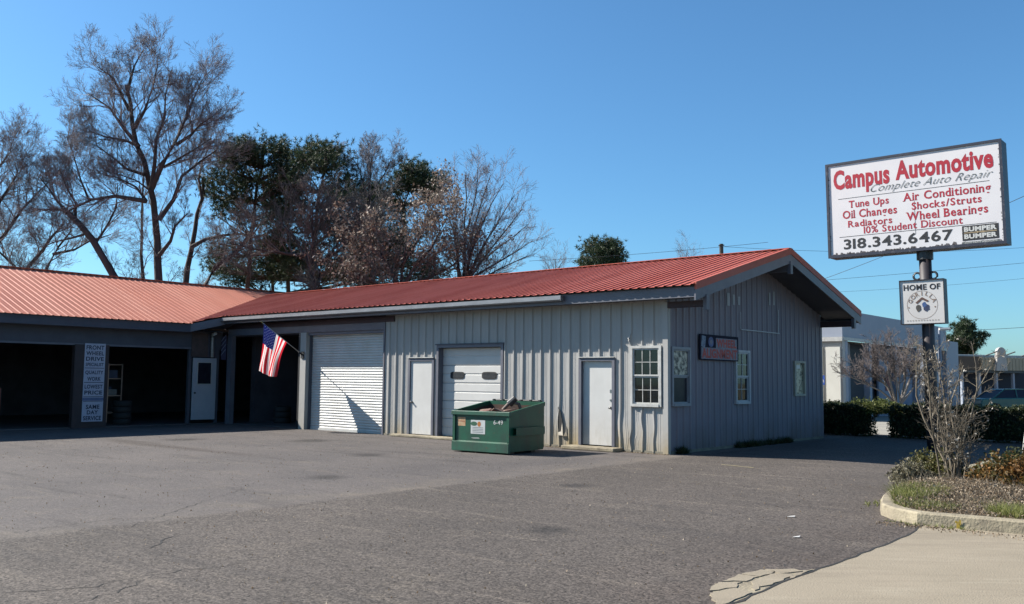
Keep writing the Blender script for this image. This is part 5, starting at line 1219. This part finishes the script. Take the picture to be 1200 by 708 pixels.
bush(6.45, -2.2, .45, .4, .42, leaf_mat('olive_leaves', (.1, .11, .035), (.16, .15, .05), (.24, .2, .09), 4), 'olive low shrub left of the bare shrub stems', 74, 800)
bush(6.35, -3.3, .33, .35, .3, leaf_mat('grey_green_leaves', (.12, .11, .07), (.18, .16, .1), (.3, .27, .18), 4), 'grey green scruffy shrub at the left side of the island', 75, 600, .025)
bush(8.9, -1.8, .8, .5, .55, M_HEDGE, 'green shrub beside the white sign post', 76, 1200)
bush(.75, 11.5, 1.05, .5, .42, M_HEDGEY, 'yellow green shrub tuft arching over the gap in the hedge', 54, 1700, z0=.72, group='shrubs in the hedge')
# leaf litter, dead ground cover and grass
def in_island(x, y):
    # inside the kerb line
    K = np.array(kin); j = 0
    inside = np.zeros(len(x), bool); Pp = np.vstack([K, [[30, 10]]]); n = len(Pp)
    for i in range(n):
        xi, yi = Pp[i]; xj, yj = Pp[i-1]
        c = ((yi > y) != (yj > y)) & (x < (xj-xi)*(y-yi)/(yj-yi+1e-12)+xi); inside ^= c
    return inside
n = 42000; x = q.uniform(6.2, 10.5, n); y = q.uniform(-8, -1.2, n); mk = in_island(x, y); x, y = x[mk], y[mk]
hgt = .05+.16*np.exp(-((x-7.3)/.9)**2-((y+4.4)/1.2)**2)
P = np.stack([x, y, .125+hgt*q.random(len(x))], 1); V, F = leaves(P, 2, .03, .017, q, .45, .4)
struct(build('leaf_litter', V, F, M_DEAD), 'stuff')
# short dead twigs mixed in the litter
m_ = q.random(len(P)) < .12; V, F = needles(P[m_], 3, .16, .003, q, .6); struct(build('dead_twigs', V, F, M_PALETWIG), 'stuff')
def grass(areas, name, h=.12):
    Vs = []; Fs = []; off = 0
    for (cx, cy, rx, ry, n, hh) in areas:
        a = q.uniform(0, 2*math.pi, n); t = q.random(n)**.5; x = cx+rx*t*np.cos(a); y = cy+ry*t*np.sin(a); mk = in_island(x, y); x, y = x[mk], y[mk]; C = np.stack([x, y, np.full(len(x), .12)], 1)
        d = q.normal(size=(len(x), 3))*.45; d[:, 2] = 1; b = np.cross(d, q.normal(size=d.shape)); b /= np.linalg.norm(b, axis=1, keepdims=True); l = hh*(.4+.8*q.random((len(x), 1)))
        V = np.stack([C-b*.005, C+b*.005, C+d*l], 1).reshape(-1, 3); Vs.append(V); Fs.append(np.arange(3*len(x)).reshape(-1, 3)+off); off += len(V)
    struct(build(name, np.vstack(Vs), np.vstack(Fs), M_GRASS), 'stuff')
grass([(6.95, -5.2, .4, .75, 6500, .17), (7.4, -6.2, .4, .3, 1600, .1), (8.9, -6.2, .8, .4, 6500, .14), (10, -6.2, .9, .5, 5000, .13), (9.0, -5.4, 1.3, .5, 2000, .1)], 'grass')
# weeds at the kerb foot and nose
n = 700; Vs = []; C = []
for (x0, y0, sx, sy, k) in ((6.5, -5.3, .14, .25, 60), (7.7, -6.9, .14, .04, 26), (7.95, -6.88, .1, .03, 30), (7.45, -6.95, .1, .05, 16), (7.2, -6.8, .1, .05, 10)):
    k = k//2; C.append(np.stack([x0+q.normal(size=k)*sx*.6, y0+q.normal(size=k)*sy*.6, np.full(k, .004)], 1))
V, F = needles(np.vstack(C), 7, .055, .004, q, .8); struct(build('kerb_weeds', V, F, M_GRASS), 'stuff')
# small weed at the building corner and along the gable foot
C = np.concatenate([np.stack([q.uniform(.06, .16, 26), q.uniform(.35, .62, 26), np.full(26, .0)], 1), np.stack([q.uniform(.05, .22, 90), q.uniform(3.2, 6.5, 90), np.zeros(90)], 1)])
V, F = needles(C, 16, .2, .012, q, 1.2); struct(build('wall_foot_weeds', V, F, M_HEDGE), 'stuff')
n = 1500; C = np.stack([q.uniform(-4.9, .1, n), -.06-np.abs(q.normal(size=n))*.06, np.full(n, .006)], 1); V, F = leaves(C, 1, .01, .013, q, .5, 2.); struct(build('wall_foot_debris', V, F, M_DEAD), 'stuff')

# grit and small leaves scattered over the lot
n = 2600; x = q.uniform(-13, 7.5, n); y = -q.random(n)**.8*14-.3; C = np.stack([x, y, np.full(n, .006)], 1); V, F = leaves(C, 1, .004, .011, q, .6, 3.); struct(build('lot_grit', V, F, M_DEAD), 'stuff')
n = 350; C = np.stack([7.1+np.abs(q.normal(size=n))*1.2, -6.93-np.abs(q.normal(size=n))*.14, np.full(n, .012)], 1); V, F = leaves(C, 1, .004, .012, q, .6, 3.); struct(build('kerb_side_grit', V, F, M_DEAD), 'stuff')
# white sign on leaning post, right edge
t = thing('edge_sign', 'white sign panel on a leaning grey post at the right edge', 'sign', (7.36, -.75, .12))
pb = np.array([7.36, -.75, .1]); pd = unit(np.array([.13, .1, 1.])); mb = MB(); mb.tube([pb, pb+pd*1.1, pb+pd*2.5], .03, 8); part('post', mb, M_FRAME, t, smooth=True)
c_ = pb+pd*1.9; ex = np.array([1., 0, 0]); mb = MB(); mb.box(-.12, .9, -.015, .015, -.55, .55, T=lambda a, b, c: tuple(c_+np.array([a, b-.05, c]))); part('panel', mb, M_WHITE, t)

# ================================================================== BACKGROUND BUILDINGS
C0 = np.array([-4.35, 22.37])      # near corner of the pale building
M_BGW = mat('pale_stucco', (.56, .55, .51), (.5, .49, .46), 1, .7); M_BGG = mat('grey_parapet_panel', (.36, .40, .48), (.32, .36, .44), .8, .6); M_BGD = mat('dark_storefront_glass', (.02, .025, .05), (.03, .035, .06), .6, .5, spec=.2)
t = thing('pale_commercial_building', 'pale flat roofed commercial building with grey parapet behind the hedge', 'building', (C0[0]-5, C0[1]+8, 0))
mb = MB(); mb.box(-16, C0[0], C0[1], C0[1]+.3, 3.75, 4.6); mb.box(C0[0]-.3, C0[0]+.0, C0[1]+.3, 38.5, 3.75, 4.95); mb.box(-16, C0[0]-.3, C0[1]+.3, 38.5, 4.35, 4.5)
part('parapet', mb, M_BGG, t)
mb = MB(); mb.box(-16, C0[0]-.02, C0[1]+.05, C0[1]+.35, 0, 3.74); mb.box(C0[0]-1.6, C0[0]-1.4, C0[1]+.4, 38, 0, 3.74); part('wall', mb, M_BGW, t)
mb = MB(); mb.box(-16, C0[0]-.9, C0[1]-.06, C0[1]+.04, 0, 3.3); mb.box(C0[0]-.75, C0[0]-.1, C0[1]-.06, C0[1]+.04, 0, 3.3); part('wall_panel', mb, mat('white_wall_panel', (.78, .76, .68), (.7, .68, .6), 1, .6), t)
mb = MB(); mb.box(-16, C0[0]+.03, C0[1]-.1, C0[1]+.0, 3.55, 3.74); mb.box(C0[0]-.05, C0[0]+.05, C0[1], 38.5, 3.6, 3.74); part('parapet_trim', mb, M_FRAME, t)
for (a, b, m_, nm) in ((23.2, 23.9, M_BGD, 'dark_window'), (23.95, 25.7, M_BGG, 'wall_bay'), (26.0, 29.5, M_BGD, 'dark_window'), (29.6, 36.5, mat('blue_grey_storefront', (.3, .34, .46), (.26, .3, .42), 1, .5), 'wall_bay')):
    mb = MB(); mb.box(C0[0]-1.0 if nm == 'wall_bay' else C0[0]-1.2, C0[0]-.9 if nm == 'wall_bay' else C0[0]-1.1, a, b, 0, 3.6); part(nm, mb, m_, t)
for a in (22.75, 25.8, 29.55, 33, 36.6): 
    mb = MB(); mb.box(C0[0]-.3, C0[0]-.02, a, a+.3, 0, 3.6); part('column', mb, M_BGG, t)
mb = MB(); mb.box(C0[0]-.88, C0[0]-.86, 30.6, 32.2, 1.3, 2.1); part('red_poster', mb, mat('faded_red_poster', (.5, .12, .08), (.4, .1, .07), 3, .6), t)
mb = MB(); mb.box(C0[0]-1.08, C0[0]-.98, 23.3, 23.8, 2.2, 2.4); mb.box(C0[0]-1.08, C0[0]-.98, 23.3, 24.0, 3.3, 3.5); part('wall_lamp', mb, M_FRAME, t)
mb = MB(); mb.box(C0[0]-.35, C0[0]-.02, 38.5, 41, 0, 4.2); mb.box(C0[0]-12, C0[0]-.35, 40.5, 41, 0, 4.2); part('rear_wall', mb, M_BGG, t)
# accessible parking sign
t = thing('accessible_parking_sign', 'small blue accessible parking sign beside the pale wall', 'sign', (-5.2, 20.6, 0)); c_ = ray(963.3, 445.5, 38.5)
mb = MB(); mb.tube([(c_[0], c_[1], 0), (c_[0], c_[1], c_[2]+.25)], .025, 6); part('post', mb, M_STEEL, t)
t.location = (c_[0], c_[1], 0); 
for ch in t.children: ch.location = (0, 0, (c_[2]+.25)/2)
ap = lambda u, v, o: (c_[0]+u*.8+o*.4, c_[1]-.03-o+u*.55*0, c_[2]+v)
WLOC[t.name] = np.array([c_[0], c_[1], 0])
mb = MB(); mb.box(-.16, .16, .0, .012, -.2, .2, T=lambda a, b, c: ap(a, c, b)); part('plate', mb, mat('sign_blue', (.02, .09, .45), (.02, .08, .4), 3, .5), t)
mb = MB(); mb.add([ap(-.03+.07*math.cos(2*math.pi*k/14), -.05+.07*math.sin(2*math.pi*k/14), .015) for k in range(14)], [tuple(range(14))]); mb.add([ap(-.04, 0, .016), ap(.0, 0, .016), ap(.0, .13, .016), ap(-.04, .13, .016)], [(0, 1, 2, 3)]); mb.add([ap(-.04, .02, .017), ap(.09, .02, .017), ap(.12, -.1, .017), ap(.09, -.1, .017), ap(.06, -.01, .017), ap(-.04, -.01, .017)], [(0, 1, 2, 3, 4, 5)]); part('wheelchair_symbol', mb, M_WHITE, t)
# crape myrtle in front of it
q = np.random.default_rng(81); c_ = ray(1052, 470, 34.5)
o = thing('small_bare_tree', 'small bare vase shaped tree in front of the pale building', 'tree', (c_[0], c_[1], 0)); W = Wood()
for (tx, ty, r0) in ((1010, 430, .05), (990, 438, .035), (1030, 408, .045), (1045, 402, .04), (1066, 404, .045), (1082, 415, .045), (1090, 432, .035), (1020, 420, .04), (1056, 425, .03)):
    bxp = 1056 if tx > 1050 else 1050
    limb(W, [(bxp, 473), (bxp+(tx-bxp)*.3, 473+(ty-473)*.42), (bxp+(tx-bxp)*.7, 473+(ty-473)*.78), (tx, ty)], 34.5, r0*1.3, .012, q, 12, 3, .62, spread=(.3, .8), jit=.4, first=.35, sides=6, rmin=.005)
W.mesh('trunk', mat('pale_myrtle_bark', (.3, .27, .24), (.22, .19, .17), 4, .8), o, 6, 99); W.mesh('crown', M_TWIGR, o, 0, 5)
# strip mall
DS = 66.; 
def bp_(x, y, d=DS): return ray(x, y, d)
a = bp_(1150, 440); b = bp_(1199, 440, DS+1.); ux = unit(np.array([b[0]-a[0], b[1]-a[1]])) ; uy = np.array([-ux[1], ux[0]])
t = thing('strip_mall', 'low strip mall with brown mansard, tan panels and an arched sign', 'building', (a[0], a[1], 0)); k_ = DS/FPX
def sm(u, v, z): return (a[0]+ux[0]*u+uy[0]*v, a[1]+ux[1]*u+uy[1]*v, z)
def smbox(u0, u1, v0, v1, z0, z1, m, name, lab=None):
    mb = MB(); mb.box(u0, u1, v0, v1, z0, z1, T=sm); o = part(name, mb, m, t)
    if lab: o['label'] = lab
    return o
Z = lambda y: float(ray(1170, y, DS)[2])
smbox(-5.0, 9, 3, 14, 0, Z(419), mat('brown_store_wall', (.10, .06, .04), (.07, .045, .03), 1, .7), 'wall'); smbox(-5.0, 9, 2.6, 3, Z(419), Z(415), M_BGW, 'roof_edge')
smbox(-5.4, 10, 3, 14, Z(415.5), Z(414), M_WHITE, 'white_roof')
smbox(-2.3, -.1, 0, 3, Z(434), Z(418), mat('brown_mansard', (.13, .085, .055), (.09, .06, .04), 2, .7), 'mansard')
for k in range(14):
    smbox(.0+k*.3, .27+k*.3, -.1, .4, Z(434), Z(419), mat('tan_metal_panel', (.42, .36, .26), (.34, .29, .2), 1, .6), 'tan_panel')
smbox(-2.3, 5, -.05, 2.9, Z(437), Z(434.5), M_DARKMETAL, 'canopy_edge'); smbox(-2.3, 8, 1.6, 1.7, 0, Z(437), M_BGD, 'storefront_glass')
for k in range(4): smbox(-1.6+k*1.5, -1.45+k*1.5, .1, .3, 0, Z(437), M_BGG, 'column')
smbox(-2.0, -1.0, 1.4, 1.5, .2, 2.6, mat('orange_brown_door', (.3, .13, .05), (.2, .09, .04), 2, .6), 'brown_entry')
mb = MB(); n = 16; ol = [(1.05, Z(434.5)), (2.0, Z(434.5)), (1.9, Z(413))]+[(1.52+.38*math.cos(math.pi*k/n), Z(413)+.38*math.sin(math.pi*k/n)) for k in range(1, n)]+[(1.14, Z(413))]
mb.prism(ol, lambda u, z: sm(u, -.35, z), lambda u, z: sm(u, -.12, z)); part('arched_sign', mb, mat('grey_arch_sign', (.5, .48, .46), (.42, .4, .38), 1.5, .6), t)
for k in range(3): 
    mb = MB(); mb.tube([sm(.4+k*1.6, 0, Z(417)), sm(.9+k*1.6, -.6, Z(412))], .05, 6); part('roof_strut', mb, M_DARKMETAL, t)
# green car parked there
def car(label, c, ang, col):
    t = thing('parked_car', label, 'car', (c[0], c[1], 0), 'cars by the strip mall'); ca, sa = math.cos(ang), math.sin(ang)
    def T(u, v, z): return (c[0]+u*ca-v*sa, c[1]+u*sa+v*ca, z)
    prof = [(-2.25, .35), (-2.28, .62), (-2.2, .86), (-1.45, .93), (-1.35, .95), (-.75, 1.38), (-.2, 1.45), (.6, 1.43), (1.25, 1.0), (2.05, .93), (2.28, .8), (2.28, .4), (2.2, .3), (-2.2, .3)]
    body = [p for p in prof if p[1] < 1.0]
    mb = MB(); mb.prism([(-2.25, .3), (-2.28, .62), (-2.2, .88), (-1.4, .94), (1.25, .98), (2.05, .9), (2.28, .75), (2.25, .3)], lambda u, z: T(u, -.88, z), lambda u, z: T(u, .88, z)); bevel(part('body', mb, col, t), .06, 3)
    mb = MB(); cab_ = [(-1.5, .93), (-.75, 1.40), (.5, 1.42), (1.3, .96)]
    mb.prism(cab_, lambda u, z: T(u, -.8+(z-.93)*.3, z), lambda u, z: T(u, .8-(z-.93)*.3, z)); part('window_glass', mb, M_BGD, t)
    mb = MB(); mb.prism([(-.8, 1.39), (-.7, 1.44), (.45, 1.46), (.55, 1.41)], lambda u, z: T(u, -.68, z), lambda u, z: T(u, .68, z)); part('roof', mb, col, t)
    for s_ in (-1, 1):
        mb = MB(); mb.tube([T(-1.5, s_*.81, .93), T(-.76, s_*.67, 1.42)], .035, 5); mb.tube([T(1.3, s_*.81, .95), T(.5, s_*.67, 1.43)], .035, 5); mb.tube([T(-.1, s_*.8, .95), T(-.1, s_*.68, 1.42)], .03, 5); part('pillar', mb, col, t)
        for u in (-1.4, 1.4):
            mb = MB(); mb.tube([T(u, s_*.72, .32), T(u, s_*.92, .32)], .32, 16); wq = part('wheel', mb, M_RUBBER, t); mb = MB(); mb.tube([T(u, s_*.9, .32), T(u, s_*.935, .32)], .19, 12); part('rim', mb, M_STEEL, wq)
        mb = MB(); mb.box(2.2, 2.3, s_*.55-.18, s_*.55+.18, .6, .74, T=T); part('headlight', mb, M_FRAME, t)
    return t
cc = ray(1183, 460, 52); car('green sedan parked behind the right hand hedge', cc, YAW+.1, mat('green_car_paint', (.03, .17, .14), (.03, .15, .125), 1, .25))

# ================================================================== POLES AND WIRES
t = thing('utility_pole', 'top of a utility pole showing above the red ridge', 'utility pole', tuple(np.append(ray(845, 441, 60)[:2], 0))); c_ = ray(845.3, 286, 60)
mb = MB(); mb.tube([(c_[0], c_[1], 0), (c_[0], c_[1], c_[2])], [.17, .13], 10); part('pole', mb, mat('pole_wood', (.06, .05, .045), (.09, .075, .065), 4, .9), t)
mb = MB(); mb.tube([ray(842.3, 288, 59.8), ray(848.5, 287.5, 60.2)], .04, 6); part('insulator_arm', mb, M_DARKMETAL, t)
def wire(p, q_, r, sag, label, n=24):
    p = np.array(p); q_ = np.array(q_); pts = [p+(q_-p)*i/n-np.array([0, 0, sag*4*(i/n)*(1-i/n)]) for i in range(n+1)]
    mb = MB(); mb.tube(pts, r, 5); tag(part('power_line', mb, M_BLACK), label, 'power line', 'overhead wires')
wire(ray(940, 336, 60), ray(1330, 170, 34), .014, .25, 'dark wire rising behind the big sign towards the upper right')
wire(ray(700, 346, 75), ray(1420, 286, 60), .012, .3, 'thin wire passing just above the small square sign')
wire(ray(620, 306, 62), ray(900, 284, 58), .012, .1, 'faint wire running to the utility pole above the ridge')
wire(ray(845, 289, 60), ray(1420, 262, 80), .011, 1.2, 'faint upper wire right of the utility pole')
wire(ray(980, 392, 100), ray(1420, 366, 80), .022, .4, 'low wire above the strip mall roof')
wire(ray(900, 345, 90), ray(1420, 300, 78), .011, .6, 'faint lower wire behind the big sign post')
# parking lot lamp
t = thing('lot_lamp', 'white shoebox lamp head on a pole beside the dark sign pole', 'street lamp', tuple(np.append(ray(1101, 441, 50)[:2], 0))); c_ = ray(1101, 387, 50)
mb = MB(); mb.tube([(c_[0], c_[1], 0), (c_[0], c_[1], c_[2])], .07, 8); part('pole', mb, M_BGG, t)
mb = MB(); aa, bb = ray(1100.5, 386, 50), ray(1113, 385.5, 50); mb.tube([aa, bb], .1, 6); part('lamp_head', mb, M_WHITE, t)
